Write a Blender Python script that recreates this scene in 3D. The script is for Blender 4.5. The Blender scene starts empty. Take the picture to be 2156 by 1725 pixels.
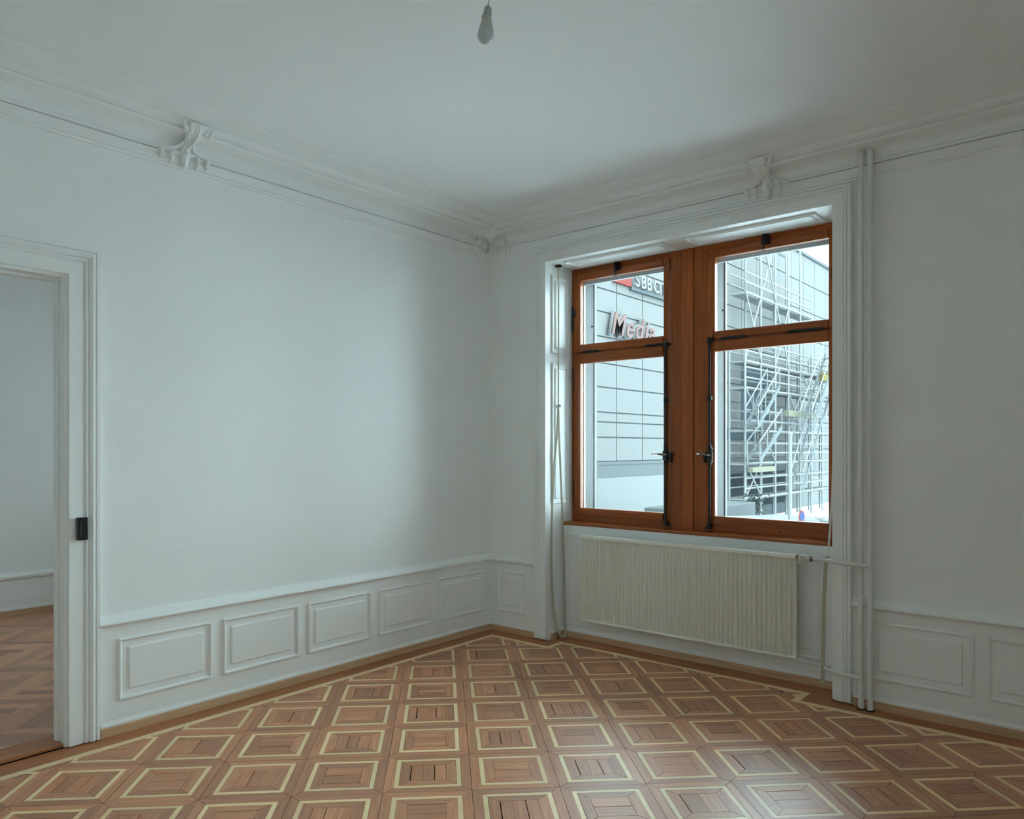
import bpy, bmesh, math, random
from mathutils import Vector, Matrix
random.seed(7)
scene = bpy.context.scene
COL = scene.collection
PI = math.pi

# ------------------------------------------------------------------ camera
cam_d = bpy.data.cameras.new('camera')
cam = bpy.data.objects.new('camera', cam_d); COL.objects.link(cam)
cam.location = (3.8099, -4.3524, 1.4)
cam.rotation_euler = (math.radians(90), 0, math.radians(40.2834))
cam_d.sensor_width = 36; cam_d.sensor_fit = 'HORIZONTAL'
cam_d.lens = 1574.06 * 36 / 2156
cam_d.shift_x = 20.71 / 2156; cam_d.shift_y = 80.24 / 2156
cam_d.clip_start = 0.05; cam_d.clip_end = 400
scene.camera = cam

# ------------------------------------------------------------------ sky, exposure
SKY = 16.6
w = bpy.data.worlds.new('overcast_sky'); scene.world = w
w.use_nodes = True
bg = w.node_tree.nodes['Background']
bg.inputs[0].default_value = (0.695, 0.915, 0.995, 1); bg.inputs[1].default_value = SKY
scene.view_settings.view_transform = 'Standard'
scene.view_settings.look = 'None'
scene.view_settings.exposure = 0.0
scene.cycles.max_bounces = 12; scene.cycles.diffuse_bounces = 7; scene.cycles.glossy_bounces = 3; scene.cycles.transparent_max_bounces = 12
scene.cycles.adaptive_threshold = .25; scene.cycles.adaptive_min_samples = 24
scene.view_settings.gamma = 1.0
scene.view_settings.use_curve_mapping = False
# sampling portals in the window openings (they emit nothing of their own)
def portal(loc, sx, sz, rz):
    l = bpy.data.lights.new('window_portal', 'AREA'); l.shape = 'RECTANGLE'
    l.size = sx; l.size_y = sz; l.cycles.is_portal = True
    o = bpy.data.objects.new('window_portal', l); COL.objects.link(o)
    o.location = loc; o.rotation_euler = (math.radians(-90), 0, math.radians(rz))
portal((1.54, .57, 1.79), 1.88, 1.82, 0)
portal((-1.65, .57, 1.79), 1.10, 1.82, 0)
portal((4.68, -2.20, 1.70), .50, .90, -90)  # opening of the added fill window

# ------------------------------------------------------------------ helpers
class MB:
    """collects geometry for one mesh object; ax = grain axis used for the UVs"""
    def __init__(s): s.v = []; s.f = []; s.a = []
    def vert(s, p): s.v.append(tuple(p)); return len(s.v) - 1
    def face(s, idx, ax=0): s.f.append(tuple(idx)); s.a.append(ax)
    def box(s, x0, x1, y0, y1, z0, z1, ax=None):
        if ax is None:
            d = (abs(x1 - x0), abs(y1 - y0), abs(z1 - z0)); ax = d.index(max(d))
        b = len(s.v)
        for z in (z0, z1):
            for y in (y0, y1):
                for x in (x0, x1): s.v.append((x, y, z))
        for q in ((0, 1, 3, 2), (4, 6, 7, 5), (0, 4, 5, 1), (2, 3, 7, 6), (0, 2, 6, 4), (1, 5, 7, 3)):
            s.face([b + i for i in q], ax)
        return s
    def prism(s, poly, h0, h1, fn=lambda a, b, h: (a, b, h), ax=0):
        n = len(poly); b = len(s.v)
        for h in (h0, h1):
            for (p, q) in poly: s.v.append(fn(p, q, h))
        s.face([b + i for i in range(n)][::-1], ax); s.face([b + n + i for i in range(n)], ax)
        for i in range(n):
            j = (i + 1) % n; s.face((b + i, b + j, b + n + j, b + n + i), ax)
        return s
    def tube(s, pts, r, n=10, caps=True, flat=None):
        pts = [Vector(p) for p in pts]; m = len(pts)
        rs = r if isinstance(r, (list, tuple)) else [r] * m
        up = None; b = len(s.v)
        for i, p in enumerate(pts):
            t = (pts[min(i + 1, m - 1)] - pts[max(i - 1, 0)]).normalized()
            if up is None:
                up = Vector((0, 0, 1)) if abs(t.z) < .9 else Vector((1, 0, 0))
            sx = t.cross(up).normalized(); up = sx.cross(t).normalized()
            for k in range(n):
                a = 2 * PI * k / n
                s.v.append(tuple(p + rs[i] * (math.cos(a) * sx + math.sin(a) * up)))
        for i in range(m - 1):
            for k in range(n):
                k2 = (k + 1) % n
                s.face((b + i * n + k, b + i * n + k2, b + (i + 1) * n + k2, b + (i + 1) * n + k), 2)
        if caps:
            s.face([b + k for k in range(n)][::-1], 2); s.face([b + (m - 1) * n + k for k in range(n)], 2)
        return s
    def lathe(s, prof, org=(0, 0, 0), axis=(0, 0, 1), n=24):
        a = Vector(axis).normalized(); u = a.orthogonal().normalized(); v = a.cross(u); o = Vector(org); b = len(s.v)
        for (r, h) in prof:
            for k in range(n):
                t = 2 * PI * k / n
                s.v.append(tuple(o + a * h + max(r, 1e-5) * (math.cos(t) * u + math.sin(t) * v)))
        for i in range(len(prof) - 1):
            for k in range(n):
                k2 = (k + 1) % n
                s.face((b + i * n + k, b + i * n + k2, b + (i + 1) * n + k2, b + (i + 1) * n + k), 2)
        s.face([b + k for k in range(n)][::-1], 2); s.face([b + (len(prof) - 1) * n + k for k in range(n)], 2)
        return s
    def sweep(s, path, prof, fn, closed=False, cap=False, ax=0, fill=False):
        """prof = [(w, d)], w measured to the left of the path, mitred corners"""
        n = len(path); P = [Vector(p) for p in path]; mit = []
        for i in range(n):
            a = P[i] - P[i - 1] if (i > 0 or closed) else P[1] - P[0]
            c = P[(i + 1) % n] - P[i] if (i < n - 1 or closed) else P[i] - P[i - 1]
            a.normalize(); c.normalize()
            n1 = Vector((-a.y, a.x)); n2 = Vector((-c.y, c.x))
            mit.append((n1 + n2) / (1 + n1.dot(n2)))
        b = len(s.v); m = len(prof)
        for i in range(n):
            for (wv, d) in prof:
                q = P[i] + mit[i] * wv; s.v.append(fn(q.x, q.y, d))
        for i in range(n if closed else n - 1):
            j = (i + 1) % n
            for k in range(m - 1):
                sx = ax if ax != 'auto' else (0 if abs(P[j].x - P[i].x) > abs(P[j].y - P[i].y) else 1)
                s.face((b + i * m + k, b + j * m + k, b + j * m + k + 1, b + i * m + k + 1), sx)
        if cap and not closed:
            s.face([b + k for k in range(m)], 2); s.face([b + (n - 1) * m + k for k in range(m)][::-1], 2)
        if fill: s.face([b + i * m + m - 1 for i in range(n)], ax)
        return s
    def ball(s, c, r, n=10, m=7, sc=(1, 1, 1)):
        b = len(s.v)
        for i in range(m + 1):
            t = PI * i / m
            for k in range(n):
                a = 2 * PI * k / n
                s.v.append((c[0] + sc[0] * r * math.sin(t) * math.cos(a), c[1] + sc[1] * r * math.sin(t) * math.sin(a), c[2] + sc[2] * r * math.cos(t)))
        for i in range(m):
            for k in range(n):
                k2 = (k + 1) % n
                s.face((b + i * n + k, b + i * n + k2, b + (i + 1) * n + k2, b + (i + 1) * n + k), 2)
        return s
    def mesh(s, name, smooth=False, weld=False):
        me = bpy.data.meshes.new(name)
        me.from_pydata(s.v, [], s.f)
        uv = me.uv_layers.new(name='UVMap')
        for p, ax in zip(me.polygons, s.a):
            o1, o2 = (ax + 1) % 3, (ax + 2) % 3
            for li in p.loop_indices:
                c = me.vertices[me.loops[li].vertex_index].co
                uv.data[li].uv = (c[ax], c[o1] + c[o2])
        bm = bmesh.new(); bm.from_mesh(me)
        if weld: bmesh.ops.remove_doubles(bm, verts=bm.verts, dist=1e-5)
        bmesh.ops.recalc_face_normals(bm, faces=bm.faces); bm.to_mesh(me); bm.free()
        if smooth:
            me.polygons.foreach_set('use_smooth', [True] * len(me.polygons))
            try: me.set_sharp_from_angle(angle=math.radians(35))
            except Exception: pass
        return me
    def build(s, name, mat, parent=None, smooth=False, bevel=0, weld=False):
        o = bpy.data.objects.new(name, s.mesh(name, smooth, weld)); COL.objects.link(o)
        o.data.materials.append(mat)
        attach(o, parent)
        if bevel:
            b = o.modifiers.new('bevel', 'BEVEL'); b.width = bevel; b.segments = 2; b.limit_method = 'ANGLE'; b.angle_limit = math.radians(40)
        return o
PLOC = {}
def attach(o, parent):
    """parents are never rotated: world coordinates are kept by shifting the origin"""
    if parent is not None:
        o.parent = parent
        p = parent; off = Vector((0, 0, 0))
        while p is not None: off += Vector(p.location); p = p.parent
        o.location = Vector(o.location) - off
def empty(name, loc, parent=None):
    o = bpy.data.objects.new(name, None); COL.objects.link(o); o.location = loc; o.empty_display_size = .1
    attach(o, parent); return o
def tag(o, label, cat, group=None):
    o['label'] = label; o['category'] = cat
    if group: o['group'] = group
    return o
def struct(o, label=None):
    o['kind'] = 'structure'
    if label: o['label'] = label
    return o
def smooth_path(pts, n=6):
    pts = [Vector(p) for p in pts]; out = []
    for i in range(len(pts) - 1):
        p0 = pts[max(i - 1, 0)]; p1 = pts[i]; p2 = pts[i + 1]; p3 = pts[min(i + 2, len(pts) - 1)]
        for k in range(n):
            t = k / n
            out.append(.5 * ((2 * p1) + (-p0 + p2) * t + (2 * p0 - 5 * p1 + 4 * p2 - p3) * t * t + (-p0 + 3 * p1 - 3 * p2 + p3) * t ** 3))
    out.append(pts[-1]); return out

# ------------------------------------------------------------------ materials
def new_mat(name):
    m = bpy.data.materials.new(name); m.use_nodes = True
    nt = m.node_tree; return m, nt, nt.nodes['Principled BSDF']
def plain(name, col, rough=.5, metal=0., spec=.5, bump=0., bscale=200., coat=0., var=0.):
    m, nt, b = new_mat(name)
    b.inputs['Base Color'].default_value = (*col, 1); b.inputs['Roughness'].default_value = rough
    b.inputs['Metallic'].default_value = metal; b.inputs['Specular IOR Level'].default_value = spec
    b.inputs['Coat Weight'].default_value = coat
    N = nt.nodes; L = nt.links
    if var or bump:
        tc = N.new('ShaderNodeTexCoord')
    if var:
        no = N.new('ShaderNodeTexNoise'); no.inputs['Scale'].default_value = 2.5; no.inputs['Detail'].default_value = 4
        L.new(tc.outputs['Object'], no.inputs['Vector'])
        mx = N.new('ShaderNodeMix'); mx.data_type = 'RGBA'
        mx.inputs['A'].default_value = (*[c * (1 - var) for c in col], 1); mx.inputs['B'].default_value = (*[min(1, c * (1 + var)) for c in col], 1)
        L.new(no.outputs['Fac'], mx.inputs['Factor']); L.new(mx.outputs['Result'], b.inputs['Base Color'])
    if bump:
        n2 = N.new('ShaderNodeTexNoise'); n2.inputs['Scale'].default_value = bscale; n2.inputs['Detail'].default_value = 3
        L.new(tc.outputs['Object'], n2.inputs['Vector'])
        bu = N.new('ShaderNodeBump'); bu.inputs['Strength'].default_value = bump; bu.inputs['Distance'].default_value = .003
        L.new(n2.outputs['Fac'], bu.inputs['Height']); L.new(bu.outputs['Normal'], b.inputs['Normal'])
    return m
def wood(name, dark, light, rough=.35, gx=3., gy=70., var=.35, coat=0., spec=.5, crough=.12, island=True):
    """procedural wood: grain runs along U, every piece has its own tone"""
    m, nt, b = new_mat(name); N = nt.nodes; L = nt.links
    uv = N.new('ShaderNodeUVMap'); uv.uv_map = 'UVMap'
    oi = N.new('ShaderNodeObjectInfo'); ge = N.new('ShaderNodeNewGeometry')
    rnd = N.new('ShaderNodeMath'); rnd.operation = 'ADD'
    L.new(oi.outputs['Random'], rnd.inputs[0])
    if island: L.new(ge.outputs['Random Per Island'], rnd.inputs[1])
    else: rnd.inputs[1].default_value = 0
    fr = N.new('ShaderNodeMath'); fr.operation = 'FRACT'; L.new(rnd.outputs[0], fr.inputs[0])
    off = N.new('ShaderNodeCombineXYZ')
    mu = N.new('ShaderNodeMath'); mu.operation = 'MULTIPLY'; mu.inputs[1].default_value = 37.; L.new(fr.outputs[0], mu.inputs[0])
    L.new(mu.outputs[0], off.inputs[0]); L.new(mu.outputs[0], off.inputs[1])
    ad = N.new('ShaderNodeVectorMath'); ad.operation = 'ADD'; L.new(uv.outputs['UV'], ad.inputs[0]); L.new(off.outputs[0], ad.inputs[1])
    mp = N.new('ShaderNodeMapping'); mp.inputs['Scale'].default_value = (gx, gy, 1); L.new(ad.outputs[0], mp.inputs['Vector'])
    no = N.new('ShaderNodeTexNoise'); no.inputs['Scale'].default_value = 1.; no.inputs['Detail'].default_value = 5; no.inputs['Distortion'].default_value = .6
    L.new(mp.outputs[0], no.inputs['Vector'])
    mp2 = N.new('ShaderNodeMapping'); mp2.inputs['Scale'].default_value = (gx * 8, gy * 6, 1); L.new(ad.outputs[0], mp2.inputs['Vector'])
    n2 = N.new('ShaderNodeTexNoise'); n2.inputs['Scale'].default_value = 1.; n2.inputs['Detail'].default_value = 2
    L.new(mp2.outputs[0], n2.inputs['Vector'])
    a1 = N.new('ShaderNodeMath'); a1.operation = 'MULTIPLY_ADD'; a1.inputs[1].default_value = .75
    L.new(no.outputs['Fac'], a1.inputs[0])
    a2 = N.new('ShaderNodeMath'); a2.operation = 'MULTIPLY'; a2.inputs[1].default_value = .25; L.new(n2.outputs['Fac'], a2.inputs[0]); L.new(a2.outputs[0], a1.inputs[2])
    rp = N.new('ShaderNodeValToRGB'); rp.color_ramp.elements[0].position = .3; rp.color_ramp.elements[1].position = .7
    rp.color_ramp.elements[0].color = (*dark, 1); rp.color_ramp.elements[1].color = (*light, 1)
    L.new(a1.outputs[0], rp.inputs[0])
    hs = N.new('ShaderNodeHueSaturation'); L.new(rp.outputs[0], hs.inputs['Color'])
    mr = N.new('ShaderNodeMapRange'); mr.inputs['To Min'].default_value = 1 - var; mr.inputs['To Max'].default_value = 1 + var
    L.new(fr.outputs[0], mr.inputs['Value']); L.new(mr.outputs[0], hs.inputs['Value'])
    wn = N.new('ShaderNodeTexWhiteNoise'); wn.noise_dimensions = '1D'; L.new(fr.outputs[0], wn.inputs['W'])
    mr2 = N.new('ShaderNodeMapRange'); mr2.inputs['To Min'].default_value = .5 - .006 * var; mr2.inputs['To Max'].default_value = .5 + .014 * var
    L.new(wn.outputs['Value'], mr2.inputs['Value']); L.new(mr2.outputs[0], hs.inputs['Hue'])
    L.new(hs.outputs[0], b.inputs['Base Color'])
    b.inputs['Roughness'].default_value = rough; b.inputs['Specular IOR Level'].default_value = spec
    b.inputs['Coat Weight'].default_value = coat; b.inputs['Coat Roughness'].default_value = crough
    bu = N.new('ShaderNodeBump'); bu.inputs['Strength'].default_value = .12; bu.inputs['Distance'].default_value = .001
    L.new(a1.outputs[0], bu.inputs['Height']); L.new(bu.outputs['Normal'], b.inputs['Normal'])
    return m
M = {}
M['wall'] = plain('wall_paint', (.905, .91, .895), .9, spec=.2, bump=.5, bscale=150)
M['ceiling'] = plain('ceiling_paint', (.905, .91, .91), .9, spec=.2, bump=.1, bscale=120)
M['trim'] = plain('white_gloss_paint', (.89, .895, .875), .38, spec=.4)
M['plaster'] = plain('white_plaster', (.89, .895, .88), .75, spec=.3)
M['radiator'] = plain('cream_enamel', (.90, .885, .80), .35, spec=.45)
M['pipe'] = plain('white_pipe_paint', (.76, .76, .73), .33, spec=.5)
M['walnut'] = wood('oiled_walnut', (.40, .135, .054), (.63, .275, .130), .43, 4, 80, .22, spec=.95, coat=.15, crough=.4)
M['maple'] = wood('pale_maple', (.86, .585, .275), (.95, .745, .43), .43, 4, 60, .12, spec=.95, coat=.15, crough=.4)
M['border'] = wood('reddish_border_wood', (.34, .112, .038), (.52, .195, .070), .48, 3, 60, .12, spec=.7)
M['oak'] = wood('oak_strip', (.50, .30, .165), (.70, .46, .28), .45, 3, 70, .08)
M['window'] = wood('varnished_larch', (.265, .056, .011), (.45, .120, .025), .32, 2.5, 55, .14, coat=.08, spec=.3)
M['sill'] = wood('polished_sill', (.26, .052, .010), (.44, .115, .022), .2, 2.5, 55, .1, coat=.3, spec=.5)
M['herring'] = wood('herringbone_walnut', (.40, .18, .10), (.64, .33, .20), .34, 4, 80, .30, spec=.42)
M['gap'] = plain('dark_joint', (.012, .008, .006), .9)
M['iron'] = plain('black_iron', (.012, .013, .014), .42, spec=.5)
M['chrome'] = plain('nickel', (.55, .54, .50), .25, metal=1)
M['brass'] = plain('aged_brass', (.22, .11, .055), .45, metal=.6)
M['belt'] = plain('beige_webbing', (.52, .47, .36), .9, bump=.3, bscale=900)
M['cord'] = plain('white_cord', (.72, .72, .68), .8)
M['plastic'] = plain('grey_plastic', (.46, .46, .42), .45)
M['knob'] = plain('white_plastic', (.74, .74, .70), .4)
M['knobface'] = plain('beige_knob_face', (.52, .48, .38), .5)
M['storm'] = plain('grey_frame_paint', (.26, .27, .275), .5)
M['stone'] = plain('pale_stone', (.105, .104, .102), .9, spec=.1, var=.06)
M['rail'] = plain('dark_guide_rail', (.075, .085, .085), .5)
M['black_box'] = plain('black_lacquer', (.006, .006, .008), .25, spec=.5)
def glass_mat(name, tint=(.95, .98, .98)):
    m, nt, b = new_mat(name); N = nt.nodes; L = nt.links; N.remove(b)
    out = N['Material Output']
    tr = N.new('ShaderNodeBsdfTransparent'); tr.inputs[0].default_value = (*tint, 1)
    gl = N.new('ShaderNodeBsdfGlossy'); gl.inputs['Roughness'].default_value = .02
    fz = N.new('ShaderNodeFresnel'); fz.inputs[0].default_value = 1.45
    m2 = N.new('ShaderNodeMixShader')
    L.new(fz.outputs[0], m2.inputs[0]); L.new(tr.outputs[0], m2.inputs[1]); L.new(gl.outputs[0], m2.inputs[2])
    L.new(m2.outputs[0], out.inputs['Surface'])
    return m
M['glass'] = glass_mat('dusty_window_glass')
def bulb_glass():
    m, nt, b = new_mat('frosted_bulb'); b.inputs['Base Color'].default_value = (.62, .66, .68, 1)
    b.inputs['Roughness'].default_value = .08; b.inputs['Transmission Weight'].default_value = .25; b.inputs['Coat Weight'].default_value = .6
    return m
M['bulb'] = bulb_glass()

# ------------------------------------------------------------------ the room shell
RX, RY, RZ = 4.36, -4.90, 3.085
WL, WR = .55, 2.535            # window niche
DY0, DY1, DZ = -3.0, -3.95, 2.21   # door opening
NX = -3.22                     # far wall of the next room
lw = lambda a, b, d: (d, a, b)       # left wall: a = y, b = z, d = out of the wall
rw = lambda a, b, d: (a, -d, b)      # window wall: a = x
plan = lambda a, b, d: (a, b, d)

m = MB(); m.box(-.10, 0, DY0, .6, -.2, RZ + .1); m.box(-.10, 0, RY - .1, DY1, -.2, RZ + .1); m.box(-.10, 0, DY1, DY0, DZ, RZ + .1)
wall_left = struct(m.build('wall_left', M['wall']), 'white textured wall with panelled dado and doorway')
m = MB()
m.box(0, WL, 0, .60, -.2, RZ + .1); m.box(WR, RX + .1, 0, .60, -.2, RZ + .1)
m.box(WL, WR, 0, .60, 2.745, RZ + .1); m.box(WL, WR, .20, .60, -.2, .85)
wall_right = struct(m.build('wall_right', M['wall']), 'white textured wall holding the window niche')
m = MB(); sy0, sy1, sz0, sz1 = -2.45, -1.95, 1.25, 2.15
m.box(RX, RX + .3, RY - .1, sy0, -.2, RZ + .1); m.box(RX, RX + .3, sy1, 0, -.2, RZ + .1); m.box(RX, RX + .3, sy0, sy1, -.2, sz0); m.box(RX, RX + .3, sy0, sy1, sz1, RZ + .1)
struct(m.build('wall_side', M['wall']))
struct(MB().box(-.1, RX, RY - .1, RY, -.2, RZ + .1).build('wall_back', M['wall']))
wn3 = empty('fill_window', (RX + .2, -2.20, sz0)); struct(wn3, 'small timber window added out of view for fill light')  # unseen window added to bring fill light into the room
m = MB(); xa, xb = RX + .17, RX + .22
m.box(xa, xb, sy0, sy1, sz0, sz0 + .04); m.box(xa, xb, sy0, sy1, sz1 - .04, sz1); m.box(xa, xb, sy0, sy0 + .04, sz0 + .04, sz1 - .04); m.box(xa, xb, sy1 - .04, sy1, sz0 + .04, sz1 - .04)
m.build('outer_frame', M['window'], wn3, bevel=.003)
MB().box(RX + .19, RX + .194, sy0 + .04, sy1 - .04, sz0 + .04, sz1 - .04).build('pane', M['glass'], wn3)
ceiling = struct(MB().box(0, RX, RY, 0, RZ, RZ + .1).build('ceiling', M['ceiling']), 'plain white plaster ceiling')
# next room
m = MB(); m.box(NX - .1, NX, RY, .6, -.2, RZ + .1)
wall_next = struct(m.build('wall_adjoining', M['wall']), 'far wall of the next room')
m = MB(); m.box(NX, -2.20, 0, .6, -.2, RZ + .1); m.box(-1.10, -.1, 0, .6, -.2, RZ + .1); m.box(-2.20, -1.10, 0, .6, 2.7, RZ + .1); m.box(-2.20, -1.10, .2, .6, -.2, .88)
struct(m.build('wall_adjoining_front', M['wall']))
struct(MB().box(NX, -.1, RY - .4, RY, -.2, RZ + .1).build('wall_adjoining_back', M['wall']))
struct(MB().box(NX, -.1, RY, 0, RZ, RZ + .1).build('ceiling_adjoining', M['ceiling']))
fl2 = struct(MB().box(NX, -.125, RY, 0, -.05, .012).build('floor_adjoining', M['gap']), 'herringbone parquet of the next room')

# ------------------------------------------------------------------ parquet of this room
AT = .3625; TH = math.radians(44.78); LU, LV = 1.7407, -2.1017
E1 = Vector((math.cos(TH), math.sin(TH))); E2 = Vector((-math.sin(TH), math.cos(TH)))
FZ = -.010
floor = struct(MB().box(-.125, RX, RY, .2, -.06, FZ).build('floor', M['gap']), 'square panel parquet with maple inlay')
H = AT / 2
B0, B1, B2, B3 = 0., .041, .0605, .105     # outer board, maple band, inner board, middle
def trapezoid(w0, w1, g):
    """piece along the lower side, between distances w0 and w1 from the tile edge; tile centre = origin"""
    a0 = H - w0 - g * .5; a1 = H - w1 + g * .5
    return [(-a0 + g * .6, -a0), (a0 - g * .6, -a0), (a1 - g * .6, -a1), (-a1 + g * .6, -a1)]
OUT = [trapezoid(B0, B1, .0010), trapezoid(B0, B1, .0024)]
MAP = [trapezoid(B1, B2, .0004)]
INN = [trapezoid(B2, B3, .0008), trapezoid(B2, B3, .0026)]
C = H - B3
def slats(n, shift):
    """n slats across the middle square, a gap of its own between them"""
    w_ = 2 * C / n; res = []
    for i in range(n):
        g = .0009 if (i + shift) % 2 else .0036
        res.append([(-C + .0005, -C + i * w_ + .0004), (C - .0005, -C + i * w_ + .0004), (C - .0005, -C + (i + 1) * w_ - g), (-C + .0005, -C + (i + 1) * w_ - g)])
    return res
SLATS = {(n, s): slats(n, s) for n in (2, 3) for s in (0, 1)}
def piece_mesh(poly, name, mat):
    me = MB().prism(poly, FZ + .001, 0).mesh(name); me.materials.append(mat); return me
ME_OUT = [piece_mesh(p, 'outer_board', M['walnut']) for p in OUT]
ME_MAP = [piece_mesh(p, 'maple_band', M['maple']) for p in MAP]
ME_INN = [piece_mesh(p, 'inner_board', M['walnut']) for p in INN]
ME_SLAT = {k: [piece_mesh(p, 'middle_slat', M['walnut']) for p in v] for k, v in SLATS.items()}
ME_BASE = MB().box(-H, H, -H, H, FZ - .0005, FZ + .0005).mesh('parquet_panel'); ME_BASE.materials.append(M['gap'])
FIELD = [(.172, .687, RY + .17, -.175), (.687, 2.353, RY + .17, -.008), (2.353, RX - .172, RY + .17, -.175)]
def clip(poly, xmin, xmax, ymin, ymax):
    for ax, lim, keep in ((0, xmin, 1), (0, xmax, -1), (1, ymin, 1), (1, ymax, -1)):
        out = []
        for i in range(len(poly)):
            p, q = poly[i], poly[(i + 1) % len(poly)]
            dp, dq = (p[ax] - lim) * keep, (q[ax] - lim) * keep
            if dp >= 0: out.append(p)
            if dp * dq < 0:
                t = dp / (dp - dq); out.append((p[0] + t * (q[0] - p[0]), p[1] + t * (q[1] - p[1])))
        poly = out
        if len(poly) < 3: return []
    return poly
def area(p): return abs(sum(p[i][0] * p[(i + 1) % len(p)][1] - p[(i + 1) % len(p)][0] * p[i][1] for i in range(len(p)))) / 2
def inside(c):
    pts = [c + E1 * a + E2 * b for a in (-H, H) for b in (-H, H)]
    for (x0, x1, y0, y1) in FIELD:
        if all(x0 <= p.x <= x1 and y0 <= p.y <= y1 for p in pts): return True
    if all(.172 <= p.x <= RX - .172 and RY + .17 <= p.y <= -.175 for p in pts): return True
    if all(.687 <= p.x <= 2.353 and p.y <= -.008 for p in pts): return True
    return False
FWD = Vector((-math.sin(cam.rotation_euler.z), math.cos(cam.rotation_euler.z))); RGT = Vector((FWD.y, -FWD.x))
def depth(c): return (c - Vector(cam.location[:2])).dot(FWD)
tiles = []
for j in range(-14, 15):
    for r in range(-14, 15):
        c = Vector((LU, LV)) + E1 * (AT * (j + .5)) + E2 * (AT * (r + .5))
        if -.2 < c.x < 4.5 and RY - .1 < c.y < .2: tiles.append((j, r, c))
def in_view(c):
    z = depth(c); x = (c - Vector(cam.location[:2])).dot(RGT)
    return z > 2.55 and abs(x / z) < .76
full = sorted([t for t in tiles if inside(t[2]) and in_view(t[2])], key=lambda t: depth(t[2]))
whole = full[:72]; keys = {(j, r) for j, r, c in whole}
def put(name, me, parent, rot, jit=True):
    o = bpy.data.objects.new(name, me); COL.objects.link(o); o.parent = parent
    s = 1 - random.random() * .0025 if jit else 1
    o.scale = (s, s, 1)
    o.rotation_euler = (random.uniform(-.0012, .0012), random.uniform(-.0012, .0012), rot)
    o.location = (random.uniform(-.0004, .0004), random.uniform(-.0004, .0004), random.uniform(-.0005, .0002))
    return o
for j, r, c in whole:
    t = bpy.data.objects.new('parquet_panel', ME_BASE); COL.objects.link(t); t.parent = floor
    t.location = (c.x, c.y, 0); t.rotation_euler = (0, 0, TH)
    for k in range(4):
        put('outer_board', random.choice(ME_OUT), t, k * PI / 2)
        put('maple_band', ME_MAP[0], t, k * PI / 2)
        put('inner_board', random.choice(ME_INN), t, k * PI / 2)
    turn = 0 if (j + r) % 2 == 0 else PI / 2
    n = random.choice((2, 2, 3))
    for me in ME_SLAT[(n, random.choice((0, 1)))]: put('middle_slat', me, t, turn)
# panels cut by the border or out of the near field: same pieces, clipped to the border line
cutpieces = []
far_w, far_m = MB(), MB()
far_uvs = []
def world(c, p, k):
    a = k * PI / 2; x = p[0] * math.cos(a) - p[1] * math.sin(a); y = p[0] * math.sin(a) + p[1] * math.cos(a)
    q = c + E1 * x + E2 * y; return (q.x, q.y)
class CutMB(MB):
    def mesh(s, name, smooth=False, weld=False):
        me = bpy.data.meshes.new(name); me.from_pydata(s.v, [], s.f); uv = me.uv_layers.new(name='UVMap')
        for p, ang in zip(me.polygons, s.a):
            ca, sa = math.cos(ang), math.sin(ang)
            for li in p.loop_indices:
                q = me.vertices[me.loops[li].vertex_index].co; uv.data[li].uv = (q.x * ca + q.y * sa, -q.x * sa + q.y * ca)
        return me
cut_count = {'outer_board': 4 * len(whole), 'maple_band': 4 * len(whole), 'inner_board': 4 * len(whole), 'middle_slat': 190}
stuff_w, stuff_m = CutMB(), CutMB()
rest = sorted([t for t in tiles if (t[0], t[1]) not in keys], key=lambda t: (not in_view(t[2]), depth(t[2])))
for j, r, c in rest:
    turn = 0 if (j + r) % 2 == 0 else 1
    items = []
    for k in range(4):
        items += [('outer_board', OUT[0], k), ('maple_band', MAP[0], k), ('inner_board', INN[0], k)]
    items += [('middle_slat', p, turn) for p in SLATS[(2, 0)]]
    for kind, poly, k in items:
        wp = [world(c, p, k) for p in poly]; g = CutMB(); tot = 0
        ang = TH + k * PI / 2
        tgt = g
        if cut_count[kind] >= 300 or not in_view(c): tgt = stuff_m if kind == 'maple_band' else stuff_w
        for rect in FIELD:
            q = clip(wp, *rect)
            if q and area(q) > 1e-6:
                n0 = len(tgt.f); tgt.prism(q, FZ + .001, 0, ax=ang); tot += area(q)
        if tgt is g and 0 < tot <= 2e-4:
            t2 = stuff_m if kind == 'maple_band' else stuff_w
            for rect in FIELD:
                q = clip(wp, *rect)
                if q and area(q) > 1e-6: t2.prism(q, FZ + .001, 0, ax=ang)
        if tgt is g and tot > 2e-4:
            g.build(kind, M['maple'] if kind == 'maple_band' else M['walnut'], floor); cut_count[kind] += 1
o = stuff_w.build('walnut_pieces', M['walnut'], floor); o['kind'] = 'stuff'
o = stuff_m.build('maple_pieces', M['maple'], floor); o['kind'] = 'stuff'
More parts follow.
